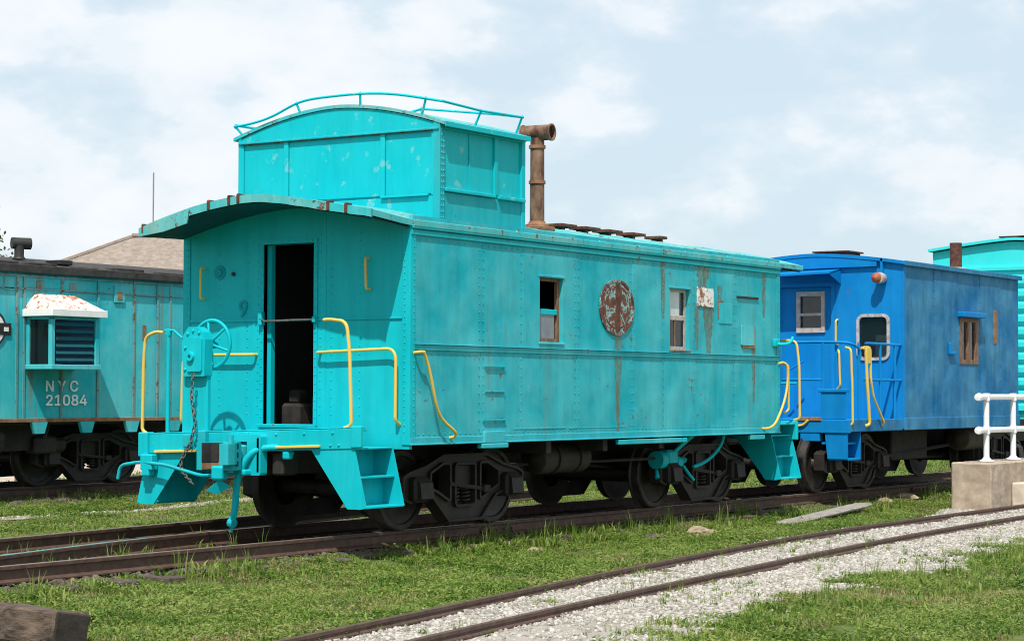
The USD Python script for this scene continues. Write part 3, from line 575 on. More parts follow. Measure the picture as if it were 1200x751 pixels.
# --- cupola
CX0, CX1, CY, CE = .70, 2.27, 1.33, 4.18
def cz(y, e=0.0): return 4.415 + e - .245*(abs(y)/CY)**1.8
core = Polygon([(-CY+.02, 3.05), (CY-.02, 3.05)] + [(y, cz(y)-.04) for y in np.linspace(CY-.02, -CY+.02, 25)])
cup = part(cab, 'cupola', [ext_yz(core, CX0+.035, CX0+.075), ext_yz(core, CX1-.075, CX1-.035), bx(CX0+.075, CX1-.075, -CY+.035, -CY+.075, 3.05, 4.16), bx(CX0+.075, CX1-.075, CY-.075, CY-.035, 3.05, 4.16)], TEAL_CUP)
arch = Polygon([(-CY, 4.10), (CY, 4.10)] + [(y, cz(y)-.03) for y in np.linspace(CY, -CY, 29)])
part(cup, 'header_plate', ext_yz(arch, CX0-.004, CX0+.036), TEAL_CUP)
part(cup, 'header_seam', bx(CX0-.012, CX0-.0035, -CY+.04, CY-.04, 4.074, 4.0855, .002), DARKRUST)
part(cup, 'header_ledge', bx(CX0-.03, CX0-.003, -CY, CY, 4.085, 4.108, .005), TEAL_SCALE)
for a, b in ((-CY, -1.225), (-.635, -.575), (.65, .71), (1.27, CY)): part(cup, 'stile', bx(CX0-.006, CX0+.034, a, b, 3.42, 4.086, .004), TEAL_CUP)
for a, b in ((-1.222, -.638), (-.572, .647), (.713, 1.268)):
    part(cup, 'window_plate', bx(CX0+.012, CX0+.034, a, b, 3.44, 4.08, .003), TEAL_CUP, label='plated-over cupola window')
part(cup, 'base_plate', bx(CX0-.002, CX0+.034, -CY, CY, 3.06, 3.415, .004), TEAL_CUP)
part(cup, 'sill_rail', bx(CX0-.035, CX0+.0, -1.20, -.60, 3.415, 3.438, .004), TEAL_CUP); part(cup, 'sill_rail', bx(CX0-.035, CX0, .68, 1.3, 3.415, 3.438, .004), TEAL_CUP)
part(cup, 'corner_angle', [bx(CX0-.012, CX0+.075, -CY-.010, -CY+.03, 3.12, 4.17, .004), bx(CX0-.014, CX0-.004, -CY-.01, -CY+.075, 3.12, 4.17, .003)], TEAL_SCALE)
part(cup, 'corner_angle', bx(CX1-.06, CX1+.012, -CY-.010, -CY+.03, 3.12, 4.17, .004), TEAL_CUP)
part(cup, 'corner_angle', bx(CX0-.012, CX0+.075, CY-.03, CY+.010, 3.12, 4.17, .004), TEAL_CUP)
for y, s in ((-CY, -1), (CY, 1)):
    for a, b in ((.79, 1.235), (1.25, 1.69), (1.75, 2.205)): part(cup, 'window_plate', bx(a, b, y-s*.034, y-s*.016, 3.50, 4.10, .003), TEAL_CUP)
    for a, b in ((.765, .788), (1.237, 1.249), (1.692, 1.748), (2.205, 2.215)): part(cup, 'stile', bx(a, b, y-s*.034, y+s*(.008 if b-a > .03 else -.006), 3.50, 4.12, .003), TEAL_CUP)
    part(cup, 'header_strip', bx(.77, CX1-.06, y-s*.034, y+s*.012, 4.10, 4.17, .006), TEAL_CUP)
    part(cup, 'sill_rail', bx(.775, 1.69, y-s*.034, y+s*.035, 3.462, 3.497, .006), TEAL_CUP); part(cup, 'sill_rail', bx(1.75, 2.25, y-s*.034, y+s*.04, 3.455, 3.492, .006), TEAL_CUP)
    part(cup, 'base_plate', bx(.765, CX1-.06, y-s*.034, y-s*.0, 3.06, 3.455, .003), TEAL_SCALE)
part(cup, 'rivets', domes(rivet_line((.715, -CY-.010, 3.16), (.715, -CY-.010, 4.12), .06) + rivet_line((.755, -CY-.010, 3.16), (.755, -CY-.010, 4.12), .06), (0, -1, 0), .012, .009), TEAL_SCALE, kind='stuff')
crf = part(cab, 'cupola_roof', arc_roof(CX0-.022, CX1+.012, CY+.072, 4.425, .262, .034, 10, 30, None, 1.8), TEAL_ROOF, smooth=40)
part(crf, 'roof_edge', bx(CX0-.018, CX1+.012, -CY-.082, -CY-.071, 4.112, 4.165, .004), TEAL_CUP)
hr = [(.66, 1.36, 4.285), (.66, 1.0, 4.325), (.66, .80, 4.375), (.66, .51, 4.475), (.66, .1, 4.515), (.66, -.34, 4.515), (.66, -.80, 4.475), (.66, -1.18, 4.405), (.70, -1.36, 4.37)]
side_r = [(.70, -1.36, 4.37), (1.40, -1.36, 4.35), (2.2, -1.36, 4.37)]
from scipy.interpolate import splprep, splev
tk, _ = splprep(np.array(hr).T, s=0, k=3); hrs = np.array(splev(np.linspace(0, 1, 48), tk)).T
rr = part(cab, 'cupola_railing', [tube(hrs, .014, 8), tube(side_r, .014, 8), tube([(2.2, -1.36, 4.37), (2.22, -1.0, 4.43), (2.22, 0, 4.56), (2.22, 1.36, 4.32)], .015, 6), tube([(.66, 1.36, 4.30), (1.4, 1.36, 4.30), (2.22, 1.36, 4.32)], .015, 6)], TEAL_CUP, smooth=50)
for (x, y, z) in ((.66, 1.36, 4.285), (.66, .51, 4.475), (.66, -.34, 4.515), (.66, -1.18, 4.405), (1.40, -1.36, 4.35), (2.18, -1.36, 4.37), (2.22, 0, 4.56), (1.4, 1.36, 4.30)):
    iy = y*.94; ix = x + (.03 if x < .7 else 0)
    part(rr, 'post', [cyl((ix, iy, 4.43-.25*(abs(iy)/1.38)**1.8-.02), (x, y, z), .014, 7, .012), hull([(x+a*.028, y+b*.028, z+c*.028) for a, b, c in ((1, 0, 0), (-1, 0, 0), (0, 1, 0), (0, -1, 0), (0, 0, 1), (0, 0, -1))])], TEAL_CUP)
# --- stove pipe
PX, PY = 3.28, -.85
pz = 3.375-.265*(abs(PY)/RH)**1.6
pipe = part(cab, 'stove_pipe', lathe([(0, .0), (0, .083), (.93, .079), (1.02, .079), (1.02, 0)], (PX, PY, pz), (0, 0, 1), 20), RUST_PIPE, smooth=40)
part(pipe, 'base_flange', [lathe([(-.03, .0), (-.03, .14), (.02, .135), (.035, .10), (.06, .09), (.06, 0)], (PX, PY, pz+.02), (0, 0, 1), 20), bx(PX-.17, PX+.17, PY-.14, PY+.14, pz-.03, pz+.02, .01)], RUST)
for h in (.52, .92): part(pipe, 'pipe_ring', lathe([(-.018, .08), (-.018, .095), (.018, .095), (.018, .08)], (PX, PY, pz+h), (0, 0, 1), 20), RUST)
ax = np.array([.10, -1.0, 0.]); hc = np.array([PX, PY, pz+1.08])
cap_o = [(-.19, .098), (-.165, .098), (-.165, .088), (.165, .088), (.165, .098), (.19, .098), (.19, .080), (-.19, .080), (-.19, .098)]
part(pipe, 'tee_cap', lathe(cap_o, hc, ax, 22), RUST_PIPE, smooth=40)
part(pipe, 'tee_throat', lathe([(-.15, .0), (-.15, .079), (.15, .079), (.15, .0)], hc, ax, 18), BLACK)
# --- side windows, emblem, patches
for i, (a, b, c, d) in enumerate(wins):
    f = part(cab, 'window', [ext_xz(sbox(a-.0, c, b, d).difference(sbox(a+.04, c+.04, b-.045, d-.035)), -HW+.045, -HW+.085)], BROWNWOOD if i == 0 else GREYFRAME)
    zm = (c+d)/2 - (.02 if i == 0 else -.02)
    part(f, 'meeting_rail', bx(a+.04, b-.045, -HW+.045, -HW+.09, zm-.03, zm+.03, .005), TEAL_END if i == 0 else GREYFRAME)
    if i == 0: part(f, 'pane', bx(a+.04, b-.09, -HW+.055, -HW+.062, c+.04, zm-.03), GREYPANE, label='clouded lower pane')
    else:
        part(f, 'pane', bx(a+.04, b-.045, -HW+.060, -HW+.066, zm+.03, d-.035), GLASS); part(f, 'blind', bx(a+.04, b-.16, -HW+.052, -HW+.058, zm+.03, d-.035), PALEPANE, label='pale blind covering most of the upper pane')
        part(f, 'pane', bx(a+.04, b-.045, -HW+.060, -HW+.066, c+.04, zm-.03), GLASS); part(f, 'mullion', bx(a+.20, a+.225, -HW+.05, -HW+.07, c+.04, zm-.03), BROWNWOOD)
    part(f, 'sill', bx(a-.02, b+.02, -HW-.02, -HW+.04, c-.03, c-.004, .006), TEAL_SIDE if i == 0 else BROWNWOOD)
    part(f, 'drip_strip', bx(a-.03, b+.03, -HW-.014, -HW+.002, d+.004, d+.028, .004), TEAL_SIDE)
th = np.linspace(0, 2*np.pi, 49)[:-1]; oval = Polygon([(3.98+.385*math.cos(t), 2.39+.315*math.sin(t)) for t in th])
em = part(cab, 'emblem', ext_xz(oval, -HW-.012, -HW-.002), EMBLEM, label='oval emblem plate flaked to rust')
part(em, 'emblem_rim', ext_xz(oval.buffer(.004).difference(oval.buffer(-.026)), -HW-.017, -HW-.0115), EMBLEM)
part(em, 'emblem_ring', ext_xz(affinity.scale(oval, .80, .80).difference(affinity.scale(oval, .72, .72)), -HW-.0138, -HW-.0125), RINGM)
part(em, 'emblem_band', ext_xz(oval.buffer(-.034).intersection(sbox(3.945, 2.0, 4.05, 2.8)), -HW-.0145, -HW-.0125), DARKRUST)
for poly, m, d, lab in ((rect(5.90, 2.47, 6.10, 2.71), WHITERUST, .012, 'rusty white placard'), (rect(6.115, 2.47, 6.32, 2.70), WHITERUST, .012, 'rusty white placard'), (rect(6.47, 2.28, 6.83, 2.54), TEAL_LEFT, .006, 'faded ghost of a removed plate'), (rect(7.07, 2.02, 7.42, 2.27), TEAL_LEFT, .016, 'pale plate with rusted edges')):
    part(cab, 'side_plate', ext_xz(poly.buffer(-.012).buffer(.01), -HW-d-.004, -HW-.002), m, label=lab)
part(cab, 'rust_edge', [bx(7.42, 7.455, -HW-.018, -HW-.003, 2.0, 2.27, .004), bx(7.10, 7.44, -HW-.017, -HW-.003, 1.985, 2.018, .004)], RUST)
part(cab, 'rust_edge', [bx(6.46, 6.60, -HW-.009, -HW-.003, 2.54, 2.565, .002), bx(6.45, 6.468, -HW-.009, -HW-.003, 2.34, 2.56, .002)], RUST)
def stain(name, x, z0, z1, w, m):
    n = 14; pts = []
    R2 = random.Random(int(x*100))
    left = [(x-w*(.5+.35*R2.random())*(1-.55*i/n), z0+(z1-z0)*i/n) for i in range(n+1)]; right = [(x+w*(.5+.35*R2.random())*(1-.55*i/n), z0+(z1-z0)*i/n) for i in range(n+1)]
    return part(cab, name, ext_xz(Polygon(left+right[::-1]).buffer(0), -HW-.0055, -HW-.0035), m)
STAIN = mat('rust_runoff', {'g': ('geometry', {}), 'mp': ('mapping', {'scale': (14, 14, 1.2)}), 'n': ('noise_texture', {'scale': 1.6, 'detail': 6., 'roughness': .7}), 'n2': ('noise_texture', {'scale': 18., 'detail': 4.}),
    'ad': ('math', {'math_type': 'multiply_add', 'value2': .4}), 'mu': ('math', {'math_type': 'multiply', 'value2': .65}), 'r': ('rgb_ramp', {'ramp': [(0, (0, 0, 0)), (.36, (0, 0, 0)), (.68, (.50, .50, .50)), (1, (.6, .6, .6))]}),
    'p': ('principled_bsdf', {'base_color': (.115, .10, .045), 'roughness': .8}), 't': ('transparent_bsdf', {}), 'm': ('mix_closure', {})},
    [('g.position', 'mp.vector'), ('mp.vector', 'n.vector'), ('g.position', 'n2.vector'), ('n.fac', 'mu.value1'), ('n2.fac', 'ad.value1'), ('mu.value', 'ad.value3'), ('ad.value', 'r.fac'), ('r.color', 'm.fac'), ('t.BSDF', 'm.closure1'), ('p.BSDF', 'm.closure2')], 'm.closure')
stain('rust_run', 4.02, 2.07, .98, .11, STAIN); stain('rust_run', 6.05, 2.98, 2.70, .30, STAIN); stain('rust_run', 6.20, 2.47, 1.9, .2, STAIN); stain('rust_run', 5.90, 2.50, 1.95, .1, STAIN); stain('rust_run', 7.43, 1.99, 1.3, .08, STAIN); stain('rust_run', 6.5, 2.75, 2.5, .09, STAIN); stain('rust_run', 5.06, 3.0, 2.3, .09, STAIN); stain('rust_run', 7.72, 2.95, 2.4, .09, STAIN)
part(cab, 'side_slit', [bx(6.95, 7.55, -HW-.018, -HW-.003, 2.615, 2.64, .004)], DARK)
# ladder irons and access plate
for z, a, b in ((1.69, 1.30, 1.66), (1.43, 1.30, 1.66), (1.135, 1.27, 1.68)):
    part(cab, 'step_iron', [bx(a, b, -HW-.024, -HW-.010, z-.010, z+.010, .004), bx(a, a+.025, -HW-.014, -HW-.003, z-.02, z+.010), bx(b-.025, b, -HW-.014, -HW-.003, z-.02, z+.010)], TEAL_SCALE)
part(cab, 'access_plate', bx(1.28, 1.67, -HW-.009, -HW-.003, 1.15, 1.42, .003), TEAL_SIDE)
part(cab, 'jacking_pad', [bx(1.22, 1.70, -HW-.045, -HW+.03, .845, .895, .008), bx(1.27, 1.65, -HW-.035, -HW-.002, .90, 1.02, .006)], TEAL_SIDE)
for a, b in ((4.0, 5.5), (5.52, 5.62), (7.3, 7.7)):
    part(cab, 'sill_bracket', bx(a, b, -HW-.03, -HW+.02, .83, .885, .006), TEAL_SIDE)
part(cab, 'weld_bead', [bx(1.85, 2.9, -HW-.006, -HW+.0, 1.03, 1.045, .002), bx(2.95, 4.2, -HW-.006, -HW, 1.025, 1.037, .002)], TEAL_SIDE)
# --- handrails on body (yellow)
grab(cab, 'grab_iron', [(-.0, .0, 0)]*0 or [(0, -.97, 2.75), (-.065, -.97, 2.75), (-.065, -.985, 2.44), (0, -.985, 2.44)], .013, .03)
grab(cab, 'grab_iron', [(0, 1.19, 2.71), (-.065, 1.19, 2.71), (-.065, 1.19, 2.39), (0, 1.19, 2.39)], .013, .03)
grab(cab, 'wall_handrail', [(0, -.37, 1.815), (-.075, -.37, 1.815), (-.075, -1.36, 1.85), (-.075, -1.36, 1.14), (0, -1.36, 1.10)], .016, .12)
grab(cab, 'wall_handrail', [(0, .47, 1.80), (-.075, .47, 1.80), (-.075, 1.42, 1.80), (-.075, 1.44, 1.10), (0, 1.44, 1.07)], .016, .12)
def smooth_pts(P, n=24):
    tk, _ = splprep(np.array(P, float).T, s=0, k=min(3, len(P)-1)); return np.array(splev(np.linspace(0, 1, n), tk)).T
for s in (-1, 1):
    part(cab, 'side_handrail', [tube(fillet([(.06, s*HW, 1.805), (.06, s*(HW+.07), 1.815), (.14, s*(HW+.075), 1.815)], .04), .016, 8), tube(smooth_pts([(.13, s*(HW+.075), 1.815), (.20, s*(HW+.075), 1.70), (.33, s*(HW+.075), 1.34), (.50, s*(HW+.075), 1.12), (.69, s*(HW+.07), .985), (.67, s*HW, .96)]), .016, 8)], YELLOW, smooth=50)
    part(cab, 'side_handrail', [tube(smooth_pts([(8.13, s*HW, 1.80), (8.24, s*(HW+.07), 1.79), (8.27, s*(HW+.075), 1.66), (8.20, s*(HW+.075), 1.38), (7.98, s*(HW+.075), 1.10), (7.78, s*(HW+.07), .98), (7.66, s*HW, .965)]), .016, 8)], YELLOW, smooth=50)
part(cab, 'door_bar', tube([(-.05, .40, 2.17), (-.05, .33, 2.14), (-.05, -.29, 2.15)], .012, 8), CHAINM, smooth=50)
part(cab, 'door_bar_bracket', bx(-.06, 0, .37, .42, 2.1, 2.24, .006), TEAL_END); part(cab, 'door_bar_bracket', bx(-.06, 0, -.33, -.29, 2.12, 2.18, .006), TEAL_END)
# --- end platform, sagging a little on the left
def sag(m, k=.035):
    m = m.copy(); m.vertices[:, 2] -= k*m.vertices[:, 1]; return m
def spart(n, m, mt, **k): return part(cab, n, sag(cat(m) if isinstance(m, list) else m), mt, **k)
pf = spart('platform', [bx(-.66, .02, -.80, .80, .985, 1.03, .006), bx(-.66, -.58, -1.40, 1.40, 1.00, 1.028, .006)], TEAL_END)
eb = spart('end_beam', [bx(-.70, -.655, -1.40, 1.40, .83, 1.03, .008), bx(-.70, -.60, -1.40, 1.40, 1.03, 1.042, .004), bx(-.74, -.62, 1.30, 1.43, .80, 1.05, .012), bx(-.715, -.66, -1.42, -1.30, .84, 1.05, .01)], TEAL_END)
part(eb, 'gusset_plate', sag(bx(-.712, -.699, -.02, .22, .72, 1.02, .003)), TEAL_END)
rv2 = []
for y in (-.0, .06, .12, .18):
    for z in (.88, .93, .98): rv2.append((-.713, y, z))
rv2 += rivet_line((-.701, -1.25, .99), (-.701, -.2, .99), .28) + rivet_line((-.701, .35, .86), (-.701, 1.2, .86), .2) + rivet_line((-.701, -1.2, .87), (-.701, -1.0, .87), .1)
part(eb, 'rivets', sag(domes(rv2, (-1, 0, 0), .016, .012)), TEAL_END, kind='stuff')
spart('uncoupling_step', bx(-.735, -.70, -.93, -.39, .852, .878, .005), YELLOW); spart('uncoupling_step', bx(-.735, -.70, .66, 1.21, .835, .862, .005), YELLOW)
part(cab, 'corner_handrail', tube(fillet([(-.68, -.94, 2.115), (-.68, -1.0, 2.12), (-.68, -1.22, 2.10), (-.68, -1.26, 1.8), (-.68, -1.285, 1.10), (-.68, -1.2, 1.075)], .09, 7), .0175, 10), YELLOW, smooth=50)
part(cab, 'corner_handrail', tube(fillet([(-.68, 1.14, 2.02), (-.68, 1.24, 2.03), (-.68, 1.39, 1.98), (-.68, 1.41, 1.7), (-.68, 1.42, 1.02), (-.68, 1.36, .99)], .09, 7), .0175, 10), YELLOW, smooth=50)
part(cab, 'railing_post', [cyl((-.68, 1.07, 1.0), (-.68, 1.07, 2.04), .022, 8), bx(-.70, -.66, 1.04, 1.10, 1.98, 2.06, .006), tube([(-.68, 1.12, 2.04), (-.68, 1.0, 2.04), (-.66, .90, 1.96)], .014, 6)], TEAL_END, smooth=50)
# steps
def steps(xa, xb, s, m, sagk=0.0):
    dz = -sagk*s*1.4
    st = Polygon([(s*.80, .85+dz), (s*1.33, .87+dz), (s*1.475, .30+dz), (s*1.40, .285+dz), (s*1.25, .285+dz)])
    w = part(cab, 'steps', ext_yz(st, xa, xa+.012), m)
    part(w, 'stringer', ext_yz(st, xb-.012, xb), m)
    part(w, 'tread', bx(xa+.012, xb-.012, s*1.22, s*1.475, .293+dz, .312+dz, .003), m)
    part(w, 'tread', bx(xa+.012, xb-.012, s*1.10, s*1.36, .575+dz, .595+dz, .003), m)
    part(w, 'tread', bx(xa+.012, xb-.012, s*.95, s*1.33, .853+dz, .868+dz, .003), m)
    part(w, 'riser', bx(xa+.012, xb-.012, s*1.20, s*1.22, .312+dz, .575+dz), m)
    part(w, 'riser', bx(xa+.012, xb-.012, s*1.08, s*1.10, .595+dz, .853+dz), m)
    return w
steps(-.69, -.07, -1, TEAL_END, .012); steps(-.69, -.07, 1, TEAL_END, .012)
steps(8.22, 8.83, -1, TEAL_END); steps(8.22, 8.83, 1, TEAL_END)
# brake stand and wheel
bs = part(cab, 'brake_stand', [bx(-.66, -.60, .56, .62, .99, 1.62, .008), bx(-.66, -.60, .84, .90, .99, 1.75, .008), bx(-.655, -.635, .60, .86, 1.0, 1.62, .004)], TEAL_END)
hs = ext_yz(Polygon([(.56, 1.585), (.825, 1.585), (.84, 1.90), (.82, 1.99), (.76, 2.06), (.66, 2.06), (.58, 2.01), (.555, 1.94)]).buffer(.012), -.72, -.60)
part(bs, 'brake_housing', [hs, ext_yz(rrect(.575, .765, 1.62, 1.96, .02), -.74, -.72)], TEAL_END)
part(bs, 'housing_boss', lathe([(0, .05), (.03, .045), (.03, .02), (.0, .02)], (-.74, .71, 1.77), (-1, 0, 0), 14), TEAL_END, smooth=40)
part(bs, 'bolt', domes([(-.721, y, z) for y, z in ((.62, 2.01), (.70, 2.03), (.77, 2.0), (.803, 1.86), (.803, 1.64))], (-1, 0, 0), .02, .016), TEAL_END)
WC = np.array([-.55, .60, 1.90])
bw = part(cab, 'brake_wheel', [ring(WC, (1, 0, .0), .240, .019, 40, 8)], TEAL_END, smooth=True)
part(bw, 'hub', lathe([(-.05, 0), (-.05, .045), (.03, .05), (.05, .03), (.08, .03), (.08, 0)], WC, (-1, 0, 0), 16), TEAL_END, smooth=40)
for k in range(6):
    t = k*math.pi/3+.3; d = np.array([0, math.cos(t), math.sin(t)]); e = WC + d*.23
    part(bw, 'spoke', tube([WC+d*.03+[-.035, 0, 0], WC+d*.12+[-.02, 0, 0], e], .015, 6), TEAL_END, smooth=True)
part(bw, 'wheel_shaft', cyl((-.62, .60, 1.90), (-.50, .60, 1.90), .03, 8), DARK)
def chain(parent, pts, step=.045, r=.0065, mt=None):
    P = np.array(pts, float); s = np.r_[0, np.cumsum(np.linalg.norm(np.diff(P, axis=0), axis=1))]; n = int(s[-1]/step); ms = []
    for i in range(n):
        q = (i+.5)/n*s[-1]; c = np.array([np.interp(q, s, P[:, k]) for k in range(3)]); c2 = np.array([np.interp(q+.01, s, P[:, k]) for k in range(3)]); d = c2-c; d /= np.linalg.norm(d)+1e-9
        u = np.cross(d, (0, 1, 0) if i % 2 else (1, 0, .2)); u /= np.linalg.norm(u)
        a = np.linspace(0, 2*np.pi, 9)[:-1]; loop = [c + d*.030*math.cos(t) + u*.017*math.sin(t) for t in a]; loop.append(loop[0]); loop.append(loop[1])
        ms.append(tube(loop, r, 5, cap=False))
    return part(parent, 'chain', ms, mt or CHAINM, smooth=True)
chain(cab, [(-.76, .66, 1.60), (-.77, .67, 1.36), (-.77, .62, 1.1), (-.78, .66, .92), (-.80, .78, .72), (-.83, .74, .62), (-.9, .52, .50)])
part(cab, 'pipe_bracket', bx(-.76, -.70, .70, .80, .86, .99, .008), TEAL_SCALE); part(cab, 'pipe_bracket', bx(-.76, -.70, .50, .60, .90, 1.03, .008), TEAL_SCALE)
# coupler and draft gear
part(cab, 'center_sill', [bx(-.62, 8.75, -.22, -.14, .60, .93), bx(-.62, 8.75, .14, .22, .60, .93), bx(-.62, 8.75, -.22, .22, .90, .93)], DARK)
cp = part(cab, 'coupler', [bx(-1.05, -.45, -.07, .07, .74, .90, .02)], TEAL_SCALE)
KN = Polygon([(-.92, -.10), (-1.06, -.17), (-1.16, -.20), (-1.21, -.15), (-1.13, -.08), (-1.04, -.02), (-1.03, .07), (-1.10, .13), (-1.20, .15), (-1.20, .195), (-1.08, .18), (-.94, .12)]).buffer(.012)
head = ext_xy(KN, .66, .93); head.fix_normals()
cuts = [bx(-1.09, -1.0, -.30, -.06, z, z+.055, .008) for z in (.69, .775, .86)]
cuts = [trimesh.Trimesh(c.vertices, c.faces) for c in cuts]
head = trimesh.boolean.difference([head] + cuts, engine='manifold')
part(cp, 'coupler_head', head, TEAL_SCALE, smooth=25)
part(cp, 'knuckle', [ext_xy(Polygon([(-1.10, -.20), (-1.20, -.26), (-1.30, -.27), (-1.34, -.22), (-1.27, -.18), (-1.20, -.15), (-1.14, -.13)]).buffer(.014), .72, .92), cyl((-1.14, -.17, .64), (-1.14, -.17, 1.0), .028, 10)], TEAL_SCALE, smooth=25)
part(cp, 'knuckle_throat', ext_xy(Polygon([(-1.05, -.06), (-1.068, -.055), (-1.06, .05), (-1.045, .055)]), .67, .92), DARK)  # dark plate paints the shade of the open coupler cavity
part(cp, 'contour_face', ext_xy(Polygon([(-1.046, .062), (-1.109, .112), (-1.205, .133), (-1.215, .128), (-1.113, .102), (-1.055, .052)]).buffer(.004), .735, .922), DARK, label='dark plate painting hollow shade on the coupler inner face')  # added dark plate paints hollow shade onto this sunlit face
part(cp, 'rust_patch', ext_xy(Polygon([(-1.046, .062), (-1.109, .112), (-1.205, .133), (-1.215, .128), (-1.113, .102), (-1.055, .052)]).buffer(.004), .668, .728), RUST)
part(cp, 'rust_patch', ext_xy(Polygon([(-1.066, -.05), (-1.078, -.05), (-1.075, .04), (-1.06, .04)]), .665, .74), RUST)
part(cp, 'lock_lifter', [bx(-1.14, -1.02, -.05, .09, .56, .70, .02), hull([(-1.1, .0, .56), (-1.02, .08, .56), (-1.16, .12, .46), (-1.0, -.06, .50), (-1.08, .05, .42)])], TEAL_END)
slots = unary_union([rrect(-.10, -.02, a, a+.05, .012) for a in (.72, .80, .88)])
part(cab, 'striker', [ext_yz(rrect(-.26, .20, .60, 1.0, .03).difference(sbox(-.085, .70, .095, .93)), -.80, -.70), bx(-.80, -.70, -.25, -.20, .62, .98, .012), bx(-.90, -.70, -.14, .12, .60, .66, .015)], TEAL_END)
part(cab, 'draft_pocket', bx(-.66, -.40, -.42, -.28, .60, .83, .02), DARK); part(cab, 'draft_pocket', bx(-.66, -.45, .24, .36, .60, .81, .02), DARK)
ul = part(cab, 'uncoupling_lever', [tube(fillet([(-.78, 1.66, .52), (-.78, 1.63, .66), (-.78, 1.36, .70), (-.80, 1.0, .68), (-.86, .45, .585), (-.98, .16, .60), (-1.04, .1, .66)], .08), .018, 8)], TEAL_SCALE, smooth=50)
part(cab, 'lever_bracket', [bx(-.80, -.70, 1.18, 1.34, .62, .78, .01), bx(-.80, -.70, 1.22, 1.32, .56, .64, .01)], TEAL_END)
hose = part(cab, 'air_hose', tube(smooth_pts([(-.60, -.48, .86), (-.70, -.36, .875), (-.80, -.16, .82), (-.86, -.06, .66), (-.88, -.02, .44), (-.88, .0, .24), (-.88, .03, .16)], 30), .034, 10), TEAL_END, smooth=60)
part(hose, 'gladhand', [lathe([(-.03, .0), (-.03, .045), (.0, .05), (.03, .045), (.03, .0)], (-.88, .03, .135), (0, 1, .2), 12), hull([(-.90, .0, .13), (-.86, .0, .13), (-.90, .06, .05), (-.86, .07, .05), (-.88, .03, .04)])], TEAL_SCALE)
part(cab, 'angle_cock', [bx(-.72, -.63, -.54, -.46, .76, .84, .015), tube([(-.60, -.50, .80), (-.66, -.44, .86)], .035, 8)], TEAL_END)
# rear platform
part(cab, 'platform', [bx(L, 8.85, -1.40, 1.40, 1.0, 1.03, .006)], TEAL_END)
part(cab, 'end_beam', [bx(8.80, 8.86, -1.42, 1.42, .80, 1.05, .01)], TEAL_END)
part(cab, 'corner_handrail', tube(fillet([(8.84, -1.18, 2.12), (8.84, -1.40, 2.12), (8.84, -1.44, 1.8), (8.84, -1.45, 1.08), (8.84, -1.36, 1.06)], .09, 7), .0175, 8), YELLOW, smooth=50)
part(cab, 'corner_handrail', tube(fillet([(8.84, 1.18, 2.12), (8.84, 1.40, 2.12), (8.84, 1.44, 1.8), (8.84, 1.45, 1.08), (8.84, 1.36, 1.06)], .09, 7), .0175, 8), YELLOW, smooth=50)
part(cab, 'corner_handrail', tube(fillet([(8.20, -1.50, 1.80), (8.30, -1.54, 1.80), (8.32, -1.54, 1.2), (8.26, -1.50, 1.16)], .05, 5), .014, 8), YELLOW, smooth=50)
part(cab, 'end_railing', [tube([(8.84, -1.18, 2.12), (8.84, 1.18, 2.12)], .018, 6), tube([(8.84, -1.4, 1.55), (8.84, 1.4, 1.55)], .016, 6)], TEAL_END)
part(cab, 'marker_bracket', [tube(smooth_pts([(8.02, -HW, 2.06), (8.10, -HW-.10, 2.05), (8.20, -HW-.14, 2.08), (8.26, -HW-.15, 2.15)], 12), .022, 8), bx(7.96, 8.10, -HW-.05, -HW, 2.02, 2.12, .01)], TEAL_END, smooth=50)
part(cab, 'air_hose', tube(smooth_pts([(8.86, -.9, .86), (8.96, -1.0, .80), (8.98, -1.0, .62), (8.95, -1.0, .46), (8.93, -.95, .40)], 20), .03, 8), TEAL_END, smooth=60)
part(cab, 'coupler', [bx(8.6, 9.4, -.07, .07, .74, .90, .02), bx(9.3, 9.62, -.16, .2, .7, .95, .04)], TRUCK)
# underframe gear
part(cab, 'cross_bearer', [bx(x-.05, x+.05, -1.38, 1.38, .76, .92) for x in (2.7, 3.9, 5.2)], DARK)
part(cab, 'underfloor', bx(.06, L-.06, -1.42, 1.42, .90, .935), DARK)
tk_ = part(cab, 'air_tank', lathe([(0, .0), (.02, .10), (.06, .165), (.10, .175), (1.0, .175), (1.04, .165), (1.08, .10), (1.10, 0)], (3.05, -.92, .68), (1, 0, 0), 22), TRUCK, smooth=40)
for x in (3.4, 3.85): part(tk_, 'tank_strap', [ring((x, -.92, .68), (1, 0, 0), .182, .012, 24, 6), bx(x-.02, x+.02, -.95, -.89, .85, .93)], TRUCK)
part(cab, 'brake_cylinder', [lathe([(0, .0), (0, .15), (.05, .17), (.34, .17), (.36, .12), (.5, .06), (.5, 0)], (4.2, -.3, .64), (1, 0, 0), 18)], DARK, smooth=40)
part(cab, 'brake_rod', [tube([(1.8, -.5, .45), (4.2, -.45, .55)], .02, 6), tube([(4.6, -.35, .58), (6.4, -.4, .45)], .02, 6), tube([(2.3, -.85, .62), (6.2, -1.0, .62)], .018, 6)], DARK)
vb = part(cab, 'brake_valve', [bx(5.92, 6.18, -1.08, -.90, .44, .72, .03), lathe([(0, .0), (0, .11), (.14, .11), (.16, .07), (.16, 0)], (5.74, -1.0, .60), (1, 0, 0), 16), lathe([(0, .0), (0, .08), (.12, .08), (.12, 0)], (6.18, -1.0, .56), (1, 0, 0), 14), bx(5.98, 6.10, -1.1, -1.0, .30, .46, .02), hull([(6.3, -1.05, .52), (6.42, -1.05, .56), (6.42, -.97, .66), (6.3, -.97, .64), (6.36, -1.1, .60)])], TEAL_END, smooth=30)
